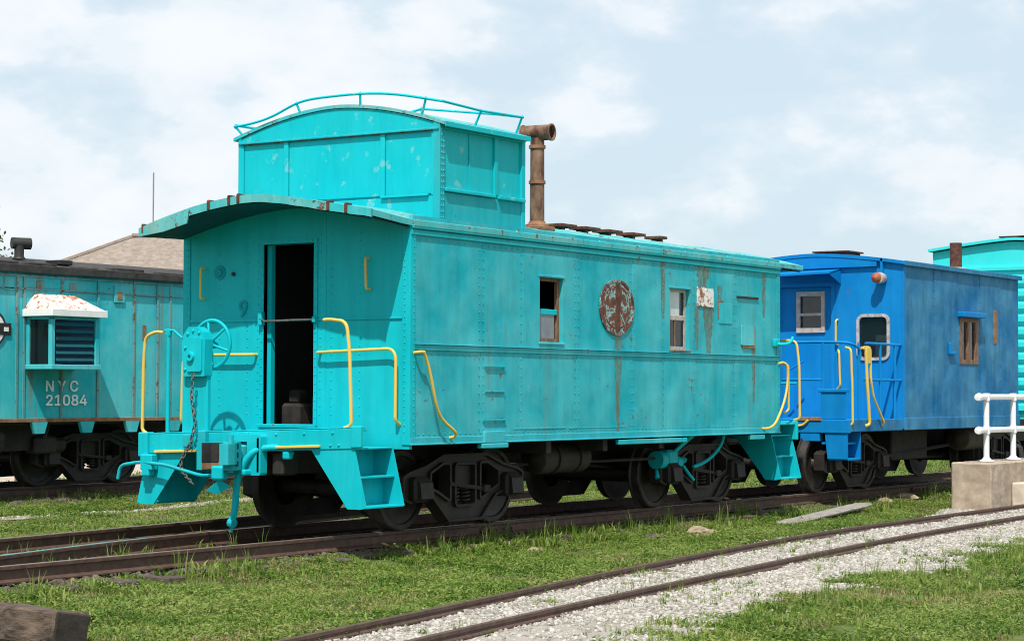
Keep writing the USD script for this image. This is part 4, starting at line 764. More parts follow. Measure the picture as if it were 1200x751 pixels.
part(vb, 'valve_strap', [hull([(6.05, -1.06, .68), (6.15, -1.06, .68), (6.27, -1.2, .90), (6.42, -1.2, .90), (6.05, -1.03, .68), (6.15, -1.03, .68), (6.27, -1.17, .90), (6.42, -1.17, .90)])], TEAL_END)
part(vb, 'valve_pipe', [tube(smooth_pts([(6.95, -1.3, .90), (6.95, -1.24, .74), (6.80, -1.15, .58), (6.55, -1.08, .50)], 16), .022, 8), tube(smooth_pts([(6.34, -1.05, .52), (6.42, -1.1, .40), (6.52, -1.1, .34)], 8), .02, 8), tube([(5.78, -1.0, .48), (5.74, -1.02, .38)], .03, 8)], TEAL_END, smooth=50)
truck(cab, 1.59); truck(cab, 6.87)

# ================================================================ BLUE CABOOSE
BX0, BX1, BW, BZ0, BZ1 = 12.34, 17.2, 1.46, .90, 3.33
blu = thing('caboose', 'blue caboose with a railed end platform coupled beyond the turquoise cupola one', 'caboose')
bwin = [(14.53, 15.33, 1.88, 2.60)]
panel_wall_y(blu, 'side_panel', [BX0+.012, 13.5, 14.45, 15.42, 16.3, BX1-.055], [(BZ0, 3.36)], -BW, .05, -1, [sbox(*[bwin[0][i] for i in (0, 2, 1, 3)])], BLUE_SIDE, .006)
panel_wall_y(blu, 'side_panel', [BX0+.055, 14.8, BX1-.055], [(BZ0, 3.36)], BW, .05, 1, [], BLUE_SIDE)
part(blu, 'side_sill', bx(BX0, BX1, -BW-.02, -BW, BZ0-.02, BZ0+.16, .006), BLUE_SIDE)
rrb = domes(sum([rivet_line((x, -BW-.007, 1.1), (x, -BW-.007, 3.3), .12) for x in (13.5, 14.45, 15.42, 16.3)], []), (0, -1, 0))
part(blu, 'rivets', rrb, BLUE_SIDE, kind='stuff')
ez = lambda y: 3.50 - .15*(abs(y)/1.5)**1.6
endp = Polygon([(-BW+.008, BZ0), (BW-.008, BZ0)] + [(y, ez(y)-.03) for y in np.linspace(BW-.008, -BW+.008, 19)])
part(blu, 'corner_post', bx(BX0-.006, BX0+.07, -BW-.004, -BW+.02, BZ0, 3.34, .003), BLUE_END)
rw = rrect(-1.20, -.76, 1.95, 2.55, .07); dr = sbox(-.30, 1.06, .60, 3.02)
part(blu, 'end_panel', ext_yz(endp.difference(rw.buffer(.0)).difference(dr), BX0, BX0+.05), BLUE_END)
part(blu, 'end_panel', ext_yz(endp, BX1-.05, BX1), BLUE_END)
dw = sbox(-.12, 2.40, .23, 2.88)
bd = part(blu, 'door', ext_yz(dr.difference(dw), BX0+.05, BX0+.09), BLUE_END)
bf = part(blu, 'end_window', ext_yz(sbox(-.18, 2.33, .29, 2.95).difference(dw), BX0+.02, BX0+.052), GREYFRAME, label='grey framed two-pane door window')
part(bf, 'meeting_rail', bx(BX0+.03, BX0+.06, -.12, .23, 2.585, 2.625), GREYFRAME); part(bf, 'pane', bx(BX0+.07, BX0+.075, -.12, .23, 2.40, 2.88), GLASS)
part(blu, 'door_frame', ext_yz(sbox(-.36, 1.04, .66, 3.08).difference(dr), BX0-.012, BX0+.03), BLUE_END)
bf = part(blu, 'end_window', ext_yz(rw.buffer(.045).difference(rw), BX0-.025, BX0+.02), ALU, label='round-cornered end window in a metal frame')
part(bf, 'pane', ext_yz(rw, BX0+.025, BX0+.03), GLASS); part(bf, 'blind', bx(BX0+.034, BX0+.040, -1.19, -1.00, 1.96, 2.28), WHITE, label='pale panel behind the pane')
part(blu, 'interior_partition', bx(BX0+.6, BX0+.64, -1.4, 1.4, 1.0, 3.3), INSIDE); part(blu, 'floor_pan', bx(BX0+.05, BX1-.05, -1.4, 1.4, .92, .98), INSIDE)
part(blu, 'awning', [hull([(BX0-.42, .62, 3.16), (BX0-.42, -.46, 3.19), (BX0, .62, 3.26), (BX0, -.46, 3.28), (BX0-.42, .62, 3.19), (BX0-.42, -.46, 3.22)]), hull([(BX0-.40, -.46, 3.18), (BX0, -.46, 3.26), (BX0, -.46, 3.05), (BX0-.38, -.445, 3.18), (BX0, -.445, 3.26), (BX0, -.445, 3.05)])], BLUE_END)
part(blu, 'header_board', [ext_yz(Polygon([(-1.05, 3.30), (1.42, 3.28)] + [(y, ez(y)-.02) for y in np.linspace(1.42, -1.05, 15)]), BX0-.05, BX0-.001)], BLUE_END)
lampb = part(blu, 'marker_lamp', [lathe([(0, .0), (.0, .075), (.10, .085), (.15, .075), (.15, .0)], (BX0-.02, -1.13, 3.12), (-1, 0, 0), 18)], GREYFRAME, smooth=40)
part(lampb, 'lamp_lens', lathe([(0, .078), (.03, .07), (.055, .045), (.065, .0)], (BX0-.168, -1.10, 3.12), (-1, .1, 0), 18), TAILRED, smooth=True)
part(blu, 'lamp_bracket', bx(BX0-.06, BX0, -1.15, -1.11, 3.18, 3.42, .005), BLUE_END)
brf = part(blu, 'roof', arc_roof(BX0-.06, BX1+.05, 1.50, 3.52, .155, .05, 20, 24), BLUE_END, smooth=40)
part(brf, 'roof_edge', [bx(BX0-.05, BX1+.05, -1.512, -1.49, 3.30, 3.372, .006)], TEAL_ROOF if False else BLUE_SIDE)
part(brf, 'roof_vent', [bx(BX0+.3, BX0+.8, -.42, .10, 3.50, 3.55, .01), bx(BX0+.26, BX0+.84, -.46, .14, 3.55, 3.575, .006)], DARKRUST)
st = part(brf, 'chimney', lathe([(0, 0), (0, .10), (.50, .10), (.50, .07), (.1, .07)], (16.86, -.5, 3.44), (0, 0, 1), 16), DARKRUST, smooth=40)
part(st, 'chimney_flange', lathe([(0, 0), (0, .20), (.05, .19), (.07, .11), (.07, 0)], (16.86, -.5, 3.46), (0, 0, 1), 16), GREYFRAME, smooth=40)
for (a, b, c, d) in bwin:
    f = part(blu, 'window', ext_xz(sbox(a, c, b, d).difference(unary_union([sbox(a+.10, c+.07, a+.33, d-.06), sbox(a+.42, c+.07, b-.12, d-.06)])), -BW-.012, -BW+.05), BROWNWOOD)
    part(f, 'pane', bx(a+.1, a+.33, -BW+.02, -BW+.026, c+.07, d-.06), GLASS); part(f, 'pane', bx(a+.42, b-.12, -BW+.02, -BW+.026, c+.07, d-.06), GLASS)
    part(f, 'awning', bx(a-.08, b+.08, -BW-.12, -BW, d+.01, d+.09, .01), BLUE_END)
part(blu, 'rust_strip', bx(16.0, 16.16, -BW-.012, -BW-.003, 2.22, 2.76, .003), RUST)
part(blu, 'side_hook', [bx(14.05, 14.3, -BW-.05, -BW-.006, 2.02, 2.06, .008), bx(14.05, 14.1, -BW-.05, -BW-.006, 2.05, 2.2, .008)], BLUE_END)
# porch and railing
PXB = 10.48
part(blu, 'platform', [bx(PXB, BX0, -1.42, 1.42, 1.0, 1.04, .006)], BLUE_END)
part(blu, 'end_sill', bx(PXB-.04, PXB+.02, -1.44, 1.44, .86, 1.05, .008), BLUE_END)
for s in (-1, 1): part(blu, 'side_sill', bx(PXB+.02, BX0, s*1.44, s*1.40, .88, 1.05, .006), BLUE_SIDE)
part(blu, 'platform_edge', bx(PXB-.055, PXB-.041, -1.02, -.66, 1.03, 1.085, .004), RUST)
rl = part(blu, 'end_railing', tube(fillet([(PXB+.05, 1.4, 2.14), (PXB+.05, -.9, 2.14), (PXB+.08, -1.40, 2.13), (PXB+.35, -1.43, 2.05), (PXB+.36, -1.43, 1.9)], .12), .021, 8), BLUE_END, smooth=50)
part(rl, 'rail', tube([(PXB+.6, -1.41, 2.13), (BX0, -1.41, 2.13)], .019, 8), BLUE_END, smooth=50)
part(rl, 'rail', tube([(PXB+.05, 1.4, 1.61), (PXB+.05, -1.0, 1.61)], .018, 8), BLUE_END, smooth=50)
part(rl, 'rail', tube([(PXB+.5, -1.41, 1.61), (BX0, -1.41, 1.61)], .018, 8), BLUE_END, smooth=50)
for x, y in ((PXB+.05, 1.4), (PXB+.05, .5), (PXB+.05, -.35), (PXB+.05, -1.0), (PXB+.36, -1.41), (BX0-.22, -1.41), (BX0-.75, -1.41)): part(rl, 'post', cyl((x, y, 1.04), (x, y, 2.13), .021, 8), BLUE_END, smooth=50)
part(blu, 'gate', [bx(PXB+.02, PXB+.05, -1.36, -.98, 1.05, 1.43, .008), bx(PXB+.0, PXB+.06, -1.40, -.94, 1.43, 1.48, .008)], BLUE_END)
part(blu, 'platform_crank', [tube([(BX0-.3, .15, 1.05), (BX0-.3, .15, 1.75)], .02, 6), tube([(BX0-.35, .25, 1.75), (BX0-.28, .02, 1.9)], .016, 6)], BLUE_END)
def ygrab(pts, r=.017): part(blu, 'handrail', tube(fillet(pts, .06, 5), r, 8), YELLOW, smooth=50)
ygrab([(PXB+.02, -1.36, 2.06), (PXB, -1.45, 2.04), (PXB+.02, -1.46, 1.6), (PXB+.04, -1.46, .99), (PXB+.02, -1.38, .96)])
ygrab([(PXB+.40, -1.43, 2.06), (PXB+.46, -1.47, 2.05), (PXB+.50, -1.48, 1.5), (PXB+.58, -1.48, .98), (PXB+.50, -1.44, .955)], .022)
ygrab([(PXB+.42, -1.46, 2.07), (PXB+.60, -1.48, 2.07), (PXB+.62, -1.48, 1.6), (PXB+.72, -1.48, 1.35), (PXB+1.08, -1.48, 1.0), (PXB+1.08, -1.44, .96)])
part(blu, 'yellow_plate', bx(PXB+.46, PXB+.60, -1.492, -1.478, 1.84, 2.06, .004), YELLOW)
ygrab([(BX0, -.40, 2.52), (BX0-.06, -.40, 2.50), (BX0-.06, -.40, 2.16), (BX0, -.40, 2.14)])
ygrab([(BX0-.02, -.42, 2.06), (BX0-.08, -.46, 2.04), (BX0-.08, -.48, 1.52), (BX0-.02, -.40, 1.48)])
ygrab([(PXB-.05, -.2, .96), (PXB-.06, -.74, .96), (PXB-.06, -.82, 1.04)])
for s in (-1, 1):
    bs_ = part(blu, 'steps', hull([(PXB-.02, s*1.10, .72), (PXB-.02, s*1.10, .50), (PXB-.02, s*1.40, .50), (PXB-.02, s*1.40, .86), (PXB-.02, s*1.06, .86), (PXB+.005, s*1.10, .50), (PXB+.005, s*1.40, .50), (PXB+.005, s*1.40, .86), (PXB+.005, s*1.06, .86)]), BLUE_END)
    part(bs_, 'stringer', bx(PXB+.38, PXB+.40, s*1.0, s*1.42, .48, .88, .004), BLUE_END)
    part(bs_, 'tread', bx(PXB+.004, PXB+.38, s*1.1, s*1.42, .48, .51, .004), BLUE_END); part(bs_, 'tread', bx(PXB+.004, PXB+.38, s*1.0, s*1.36, .70, .73, .004), BLUE_END)
    part(bs_, 'riser', bx(PXB+.004, PXB+.38, s*1.22, s*1.25, .51, .88), BLUE_END)
part(blu, 'end_sill_block', bx(PXB-.03, PXB+.1, -.98, -.68, .74, .862, .01), BLUE_END)
part(blu, 'coupler', [bx(9.85, 10.7, -.08, .08, .72, .90, .02), bx(9.55, 9.95, -.18, .18, .70, .95, .04)], TRUCK)
part(blu, 'underfloor', [bx(PXB+.1, BX1+.6, -1.40, 1.40, .87, .90), bx(10.6, 18, -.25, .25, .55, .88)], DARK)
part(blu, 'air_tank', lathe([(0, 0), (.03, .15), (.08, .20), (1.0, .20), (1.05, .15), (1.08, 0)], (15.55, -1.0, .70), (1, 0, 0), 20), BROWNTANK, smooth=40)
part(blu, 'tool_box', bx(13.2, 14.6, -.9, -.5, .40, .86, .02), DARK)
part(blu, 'brake_rod', [tube([(12.5, -.9, .45), (15.5, -.9, .6)], .03, 6), tube([(13.0, -.6, .4), (16.2, -.6, .4)], .025, 6)], TRUCK)
truck(blu, 11.55); truck(blu, 17.3)

# ================================================================ BOXCAR BEYOND
box = thing('boxcar', 'bright turquoise boxcar end with horizontal ribs beyond the blue caboose', 'boxcar')
X0 = 21.0
ez2 = lambda y: 4.31 - .17*(abs(y)/1.62)**1.3
part(box, 'end_wall', ext_yz(Polygon([(-1.56, .95), (1.56, .95), (1.56, 4.05)] + [(y, ez2(y)-.07) for y in np.linspace(1.56, -1.56, 17)] + [(-1.56, 4.05)]), X0, X0+.06), TEAL_BOX)
part(box, 'end_wall', bx(X0+11.9, X0+11.96, -1.55, 1.55, .95, 4.05), TEAL_BOX)
for z in np.arange(1.15, 3.7, .235):
    part(box, 'end_rib', hull([(X0-.001, y, z+d) for y in (-1.5, 1.5) for d in (-.10, .10)] + [(X0-.075, y, z+d) for y in (-1.36, 1.36) for d in (-.045, .045)]), TEAL_BOX)
part(box, 'end_rib', bx(X0-.05, X0, -1.56, 1.56, 3.70, 3.78, .01), TEAL_BOX)
for s in (-1, 1):
    for i in range(12): part(box, 'side_panel', bx(X0+.06+i*.987, X0+.06+(i+1)*.987, s*1.56, s*1.52 + (.006*s if i % 2 else 0), .95, 4.08), TEAL_BOX)
    dd = part(box, 'sliding_door', bx(X0+5.0, X0+7.1, s*1.57, s*1.62, 1.05, 3.95, .01), TEAL_BOX); part(dd, 'door_rail', bx(X0+4.0, X0+8.2, s*1.565, s*1.64, 3.96, 4.02, .008), TEAL_BOX)
    part(box, 'corner_post', bx(X0-.012, X0+.08, s*1.56, s*1.575, .95, 4.1, .004), TEAL_BOX)
part(box, 'roof', arc_roof(X0-.10, X0+12.05, 1.64, 4.31, .17, .05, 14, 22, None, 1.3), TEAL_BOX, smooth=40)
part(box, 'running_board', [bx(X0+.0, X0+11.9, -.28, .28, 4.315, 4.345, .006)], DARK)
part(box, 'underframe', [bx(X0, X0+12, -1.5, 1.5, .88, .95), bx(X0-.5, X0+12.4, -.2, .2, .55, .9)], DARK)
lad = part(box, 'ladder', [bx(X0-.07, X0-.05, a, a+.04, 1.1, 4.0) for a in (-1.45, -1.05)], TEAL_BOX)
for z in np.arange(1.3, 4.0, .38): part(lad, 'rung', cyl((X0-.07, -1.43, z), (X0-.07, -1.03, z), .015, 6), TEAL_BOX)
truck(box, X0+1.7); truck(box, X0+10.3)

# ================================================================ BAY-WINDOW CABOOSE (left, on the siding)
Y0 = 8.67; LX0, LX1, LZ0, LZ1 = -2.9, 8.9, 1.0, 3.13
lef = thing('caboose', 'weathered bay-window caboose lettered NYC 21084 standing on the siding', 'caboose')
seams = [LX0, -1.6, -.3, 1.0, 2.2, 3.3, 4.42, 6.04, 6.80, 7.32, 8.1, LX1]
panel_wall_y(lef, 'side_panel', seams, [(LZ0, LZ1)], Y0, .05, -1, [sbox(4.66, 1.82, 5.5, 2.45)], TEAL_LEFT, .006)
panel_wall_y(lef, 'side_panel', [LX0, 1, 5, LX1], [(LZ0, LZ1)], Y0+2.96, .05, 1, [], TEAL_LEFT)
SEAMRUST = paint('rust_streaked_strip', (.05, .31, .35), (.22, .29, .27), rust=.115, fade_amt=1., dark=.35, rough=.7, run=.8, rustcol=(.17, .075, .04))
for x in seams[1:-1] + [4.56, 5.3, 7.6]: part(lef, 'batten', bx(x-.022, x+.022, Y0-.02, Y0-.006, LZ0, 3.05, .004), SEAMRUST)
for x in (LX0, LX1-.05): part(lef, 'end_panel', bx(x, x+.05, Y0+.05, Y0+2.91, LZ0, 3.25), TEAL_LEFT)
part(lef, 'side_sill', bx(LX0, LX1, Y0-.025, Y0+.02, LZ0-.035, LZ0+.02, .005), RUST)
part(lef, 'eave_strip', [bx(LX0, LX1, Y0-.03, Y0-.005, 3.045, 3.075, .006), bx(LX0, LX1, Y0-.02, Y0, 2.86, 2.885, .005)], SEAMRUST)
lrf_m = arc_roof(LX0-.1, LX1+.1, 1.56, 3.42, .22, .05, 20, 20); lrf_m.apply_translation((0, Y0+1.48, 0))
lrf = part(lef, 'roof', lrf_m, ROOFBLACK, smooth=40)
part(lrf, 'roof_edge', bx(LX0-.1, LX1+.1, Y0-.10, Y0-.075, 3.10, 3.21, .008), ROOFBLACK)
for i in range(14):
    a = LX0 + i*.84 + random.uniform(-.1, .1); b = a + random.uniform(.5, .8); part(lrf, 'roof_sheet', bx(a, b, Y0-.07, Y0+.3, 3.205, 3.225+random.uniform(0, .03), .005), ROOFBLACK)
rs = part(lrf, 'roof_stack', lathe([(0, 0), (0, .10), (.04, .07), (.20, .07), (.20, 0)], (4.93, Y0+.5, 3.33), (0, 0, 1), 16), BLACK, smooth=40)
part(rs, 'stack_cap', [lathe([(-.14, 0), (-.14, .085), (.14, .085), (.14, 0)], (4.97, Y0+.5, 3.56), (.9, -.45, 0), 18)], BLACK, smooth=40)
rs2 = part(lrf, 'roof_hatch', [bx(5.35, 5.62, Y0+.1, Y0+.4, 3.26, 3.33, .01)], BLACK)
# bay
yb, bx0, bx1, bz0, bz1 = 8.15, 4.60, 5.55, 1.79, 2.46
bay = part(lef, 'bay_window', [bx(bx0, bx0+.07, yb, yb+.07, bz0, bz1, .006), bx(bx1-.08, bx1, yb, yb+.06, bz0, bz1, .006), bx(bx0, bx1, yb+.002, yb+.05, bz1-.03, bz1+.03, .006), bx(bx0+.002, bx0+.05, yb, Y0, bz1-.03, bz1+.03, .006),
    bx(bx0-.02, bx1+.02, yb-.02, Y0, bz0-.07, bz0, .008), bx(bx0, bx0+.05, Y0-.07, Y0, bz0, bz1, .004), bx(bx1-.05, bx1, yb+.06, Y0, bz0, bz1)], TEAL_LEFT)
part(bay, 'pane', bx(bx0+.07, bx1-.08, yb+.03, yb+.036, bz0, bz1-.03), GLASS); part(bay, 'pane', bx(bx0+.025, bx0+.031, yb+.07, Y0-.07, bz0, bz1-.03), GLASS)
part(bay, 'bay_back', [bx(4.56, 5.6, Y0+.2, Y0+.24, 1.7, 2.6), bx(bx0+.06, bx1-.06, yb+.2, yb+.22, bz0, bz1)], INSIDE)
for k in range(6):
    z = 1.84 + k*.10; part(bay, 'louver_slat', hull([(bx0+.10, yb+.005, z), (bx1-.1, yb+.005, z+.008), (bx0+.10, yb+.028, z+.045), (bx1-.1, yb+.028, z+.053), (bx0+.10, yb+.012, z), (bx1-.1, yb+.012, z)]), TEAL_UNDER)
aw = part(lef, 'bay_awning', hull([(4.54, yb-.07, 2.565), (5.62, yb-.07, 2.565), (4.76, Y0-.12, 2.80), (5.44, Y0-.12, 2.80), (4.54, Y0, 2.565), (5.62, Y0, 2.565), (4.76, Y0, 2.80), (5.44, Y0, 2.80)]), AWNRUST)
part(aw, 'awning_fascia', [bx(4.53, 5.63, yb-.085, yb-.06, 2.475, 2.575, .005), bx(4.53, 4.555, yb-.06, Y0, 2.475, 2.575, .005)], WHITE)
part(lef, 'lettering', letters_y('N Y C', 4.97, Y0-.012, 1.41, .15, .004, True, 1.2), LETTER, label='white letters NYC')
part(lef, 'lettering', letters_y('21084', 4.97, Y0-.012, 1.205, .15, .004, True, 1.28), LETTER, label='white number 21084')
part(lef, 'side_plate', bx(4.17, 4.36, Y0-.02, Y0-.005, 2.84, 3.02, .004), TEAL_LEFT)
sp_ = part(lef, 'side_plate', bx(6.36, 6.58, Y0-.03, Y0-.005, 2.74, 3.0, .004), TEAL_LEFT); part(sp_, 'rust_patch', bx(6.42, 6.52, Y0-.036, Y0-.029, 2.78, 2.90, .002), RUST)
for (x, z) in ((4.80, 2.93), (5.45, 2.93)): part(lef, 'side_plate', bx(x, x+.14, Y0-.012, Y0-.003, z-.05, z+.06, .003), SEAMRUST)
part(lef, 'rust_patch', [bx(6.99, 7.07, Y0-.009, Y0-.005, 2.18, 2.42, .002)], RUST); part(lef, 'rust_patch', [bx(7.00, 7.06, Y0-.009, Y0-.005, 1.8, 1.95, .002)], RUST)
ov2 = Polygon([(3.96+.25*math.cos(t), 2.29+.255*math.sin(t)) for t in th])
el = part(lef, 'emblem', ext_xz(ov2, Y0-.02, Y0-.005), WHITE, label='white round emblem with black bar'); part(el, 'emblem_bar', bx(3.66, 4.30, Y0-.028, Y0-.0195, 2.20, 2.37, .002), BLACK); part(el, 'emblem_rim', ext_xz(ov2.difference(ov2.buffer(-.03)), Y0-.026, Y0-.0195), BLACK)
part(el, 'emblem_mark', bx(4.16, 4.25, Y0-.031, Y0-.0275, 2.25, 2.31, .001), WHITE)
for x in (3.0, 3.93, 4.87, 5.82, 6.77, 7.7): part(lef, 'sill_bracket', hull([(x-.15, Y0-.03, .965), (x+.15, Y0-.03, .965), (x-.09, Y0-.03, .80), (x+.09, Y0-.03, .80), (x-.15, Y0+.03, .965), (x+.15, Y0+.03, .965), (x-.09, Y0+.03, .80), (x+.09, Y0+.03, .80)]), TEAL_LEFT)
part(lef, 'underfloor', [bx(LX0, LX1, Y0+.05, Y0+2.9, .93, .98), bx(LX0-.5, LX1+.5, Y0+1.25, Y0+1.7, .55, .95), bx(LX0, LX1, Y0+.95, Y0+1.0, .62, .95), bx(1.0, 5.2, Y0+.35, Y0+1.2, .55, .95)], DARK)
part(lef, 'air_tank', lathe([(0, 0), (.03, .15), (.08, .22), (1.2, .22), (1.26, .15), (1.3, 0)], (3.15, Y0+.35, .70), (1, 0, 0), 18), TRUCK, smooth=40)
part(lef, 'brake_gear', [bx(5.05, 5.5, Y0+.25, Y0+.5, .50, .75, .03), tube([(5.3, Y0+.25, .95), (5.25, Y0+.3, .7)], .04, 6), lathe([(0, 0), (0, .12), (.2, .12), (.2, 0)], (5.5, Y0+.4, .62), (1, 0, 0), 12)], TRUCK, smooth=30)
truck(lef, 6.35, 10.15); truck(lef, -.8, 10.15)

# ================================================================ SMALL THINGS
# concrete block with railing
cb = thing('concrete_wall', 'tan concrete block carrying the white pipe railing beside the track', 'wall')
def rough(m, amp=.012, f=5.): 
    m = m.subdivide_to_size(.12) if False else m
    return m
def rough_box(x0, x1, y0, y1, z0, z1, step=.12, amp=.012):
    v, f = trimesh.remesh.subdivide_to_size(bx(x0, x1, y0, y1, z0, z1, .02).vertices, bx(x0, x1, y0, y1, z0, z1, .02).faces, step)
    m = trimesh.Trimesh(v, f); m.merge_vertices()
    for k in range(3): m.vertices[:, k] += (meshkit.fbm(m.vertices*6+17*k, 3)-.5)*2*amp
    return m
part(cb, 'wall_block', rough_box(12.14, 17.5, -2.86, -2.26, -.45, .43), CONC)
part(cb, 'ledge_block', rough_box(12.95, 17.5, -3.06, -2.865, -.45, .13), CONC2, label='paler low ledge along the foot')
WHITEW = paint('worn_white_railing_paint', (.74, .75, .76), (.62, .63, .62), rust=.06, fade_amt=.6, dark=.18, rough=.45, rustcol=(.30, .15, .07))
pr = thing('pipe_railing', 'white two-rail pipe railing fixed on the concrete block', 'railing')
for z in (1.37, .89):
    part(pr, 'rail', cyl((12.34, -2.6, z), (17.3, -2.6, z), .042, 14), WHITEW, smooth=50)
    part(pr, 'end_cap', lathe([(-.05, 0), (-.045, .05), (.0, .058), (.05, .055), (.05, 0)], (12.36, -2.6, z), (1, 0, 0), 14), WHITEW, smooth=50)
for x in (12.66, 13.77, 14.9, 16.0, 17.1):
    part(pr, 'post', cyl((x, -2.6, .43), (x, -2.6, 1.37), .042, 14), WHITEW, smooth=50)
    part(pr, 'flange', lathe([(0, 0), (0, .115), (.02, .115), (.035, .06), (.06, .05), (.06, 0)], (x, -2.6, .435), (0, 0, 1), 18), WHITEW, smooth=40)
    for z in (1.37, .89): part(pr, 'fitting', cyl((x, -2.6, z-.055), (x, -2.6, z+.055), .055, 14), WHITEW, smooth=50)
# timber in the left foreground
tm = rough_box(-.14, .14, 0., 3.2, -.14, .11, .06, .032)
tm.vertices[:, 2] -= .03*np.clip(np.abs(meshkit.noise(np.c_[tm.vertices[:, 0]*9, tm.vertices[:, 1]*.6, tm.vertices[:, 2]*9]))-.4, 0, 1)
tm.apply_transform(trimesh.transformations.rotation_matrix(.18, (0, 1, 0)))
tm.apply_transform(trimesh.transformations.rotation_matrix(-.20, (0, 0, 1))); tm.apply_translation((-6.86, -3.80, -.10))
tb = thing('timber', 'weathered split square timber lying on the grass', 'timber', loc=(-6.86, -3.8, -.25))
part(tb, 'beam', tm, LOGW, smooth=35)
te = rough_box(-.130, .130, -.018, .004, -.12, .10, .05, .010); te.apply_transform(trimesh.transformations.rotation_matrix(.18, (0, 1, 0))); te.apply_transform(trimesh.transformations.rotation_matrix(-.20, (0, 0, 1))); te.apply_translation((-6.86, -3.80, -.10))
part(tb, 'cut_end', te, LOGEND)
# grey plank by the track
A, B = np.array([7.45, -1.90, -.20]), np.array([10.3, -1.72, -.09])
d = (B-A)/np.linalg.norm(B-A); n_ = np.cross([0, 0, 1], d); n_ /= np.linalg.norm(n_); up_ = np.cross(d, n_)
pm = rough_box(0, np.linalg.norm(B-A), -.13, .13, -.05, .0, .12, .006)
solo('plank', place(pm, A, d, n_, up_), PLANKW, 'long grey weathered plank lying beside the near rail', 'plank', smooth=35)
def rock(name, x, y, r, label, m=STONE_TAN, sq=.5, seed=1):
    s = trimesh.creation.icosphere(2, r); dn = s.vertices/np.linalg.norm(s.vertices, axis=1)[:, None]
    s.vertices *= (0.62 + .75*meshkit.fbm(dn*1.8+seed*3.3, 3))[:, None]; s.vertices[:, 2] *= sq; s.apply_translation((x, y, float(gz(x, y))+r*sq*.3))
    solo(name, s, m, label, 'rock', smooth=25)
rock('rock', 5.0, -1.98, .15, 'largest tan rubble lump in the grass at the near rail', seed=2, sq=.6); rock('rock', 5.42, -1.92, .11, 'small tan lump just right of the largest rubble lump', seed=3)
rock('rock', 1.95, -1.70, .10, 'small pale stone in grass below the front truck', seed=5); rock('rock', 13.3, -1.05, .20, 'flat tan stone near the rail beyond the grey plank', seed=6, sq=.35); rock('rock', 4.35, -1.75, .12, 'dark brown clod left of the largest rubble lump', m=TIE, seed=8)
rock('rock', 12.2, -1.2, .13, 'small tan stone at the far end of the plank', seed=9)
# marker stake behind the left caboose
sk = thing('marker_stake', 'thin rusty orange stake seen under the bay-window caboose', 'stake', loc=(9.2, 13.7, -.25))
part(sk, 'stake', cyl((9.2, 13.7, -.3), (9.2, 13.7, .55), .025, 8), RUST); part(sk, 'stake_cap', bx(9.16, 9.24, 13.66, 13.74, .5, .57, .01), RUST)
# house beyond
hd = 60.; e1, e2 = np.array([.55, -.835, 0]), np.array([.835, .55, 0]); e1 /= np.linalg.norm(e1); e2 /= np.linalg.norm(e2)
H0 = np.array([27.44, 28.38, 0.])
def hp(s, w, z): return H0 + e1*s + e2*w + [0, 0, z]
hou = thing('house', 'house with a brown shingled hip roof behind the left caboose', 'house', loc=tuple(H0))
rz, ezh = 5.80, 2.75
VV = [hp(0, 0, rz), hp(8, 0, rz), hp(-6.2, -6.0, ezh), hp(14.2, -6.0, ezh), hp(14.2, 6.0, ezh), hp(-6.2, 6.0, ezh)]
hr_ = trimesh.Trimesh(VV, [[2, 3, 1], [2, 1, 0], [3, 4, 1], [4, 5, 0], [4, 0, 1], [5, 2, 0], [2, 5, 4], [2, 4, 3]], process=False)
part(hou, 'roof', hr_, SHINGLE)
part(hou, 'ridge_cap', [tube([VV[0]+np.array([0, 0, .02]), VV[1]+np.array([0, 0, .02])], .09, 6), tube([VV[0], VV[2]], .07, 6), tube([VV[1], VV[3]], .07, 6)], SHINGLE)
wl = place(bx(-5.7, 13.7, -5.5, 5.5, -.3, ezh-.02), H0, e1, e2, (0, 0, 1)); part(hou, 'wall', wl, HOUSEWALL)
for s in (-3, 1, 5, 9):
    f = part(hou, 'window', place(bx(s, s+1.2, -5.56, -5.49, .9, 2.2), H0, e1, e2, (0, 0, 1)), WHITE); part(f, 'pane', place(bx(s+.1, s+1.1, -5.58, -5.555, 1.0, 2.1), H0, e1, e2, (0, 0, 1)), GLASS)
am = thing('antenna_mast', 'tall thin grey antenna mast rising behind the house roof', 'antenna', loc=tuple(hp(-.5, 6.4, -.25)))
part(am, 'mast', cyl(hp(-.5, 6.4, -.25), hp(-.5, 6.4, 8.3), .022, 8), MASTM); part(am, 'aerial', [cyl(hp(-.7, 6.4, 6.1), hp(-.3, 6.4, 6.1), .015, 6), cyl(hp(-.62, 6.4, 6.4), hp(-.38, 6.4, 6.4), .012, 6)], MASTM)
am = thing('antenna_mast', 'short whip antenna near the left edge of the house roof', 'antenna', loc=tuple(hp(-1.75, 6.4, -.25)))
part(am, 'mast', cyl(hp(-1.8, 6.4, -.25), hp(-1.8, 6.4, 5.75), .02, 6), MASTM)
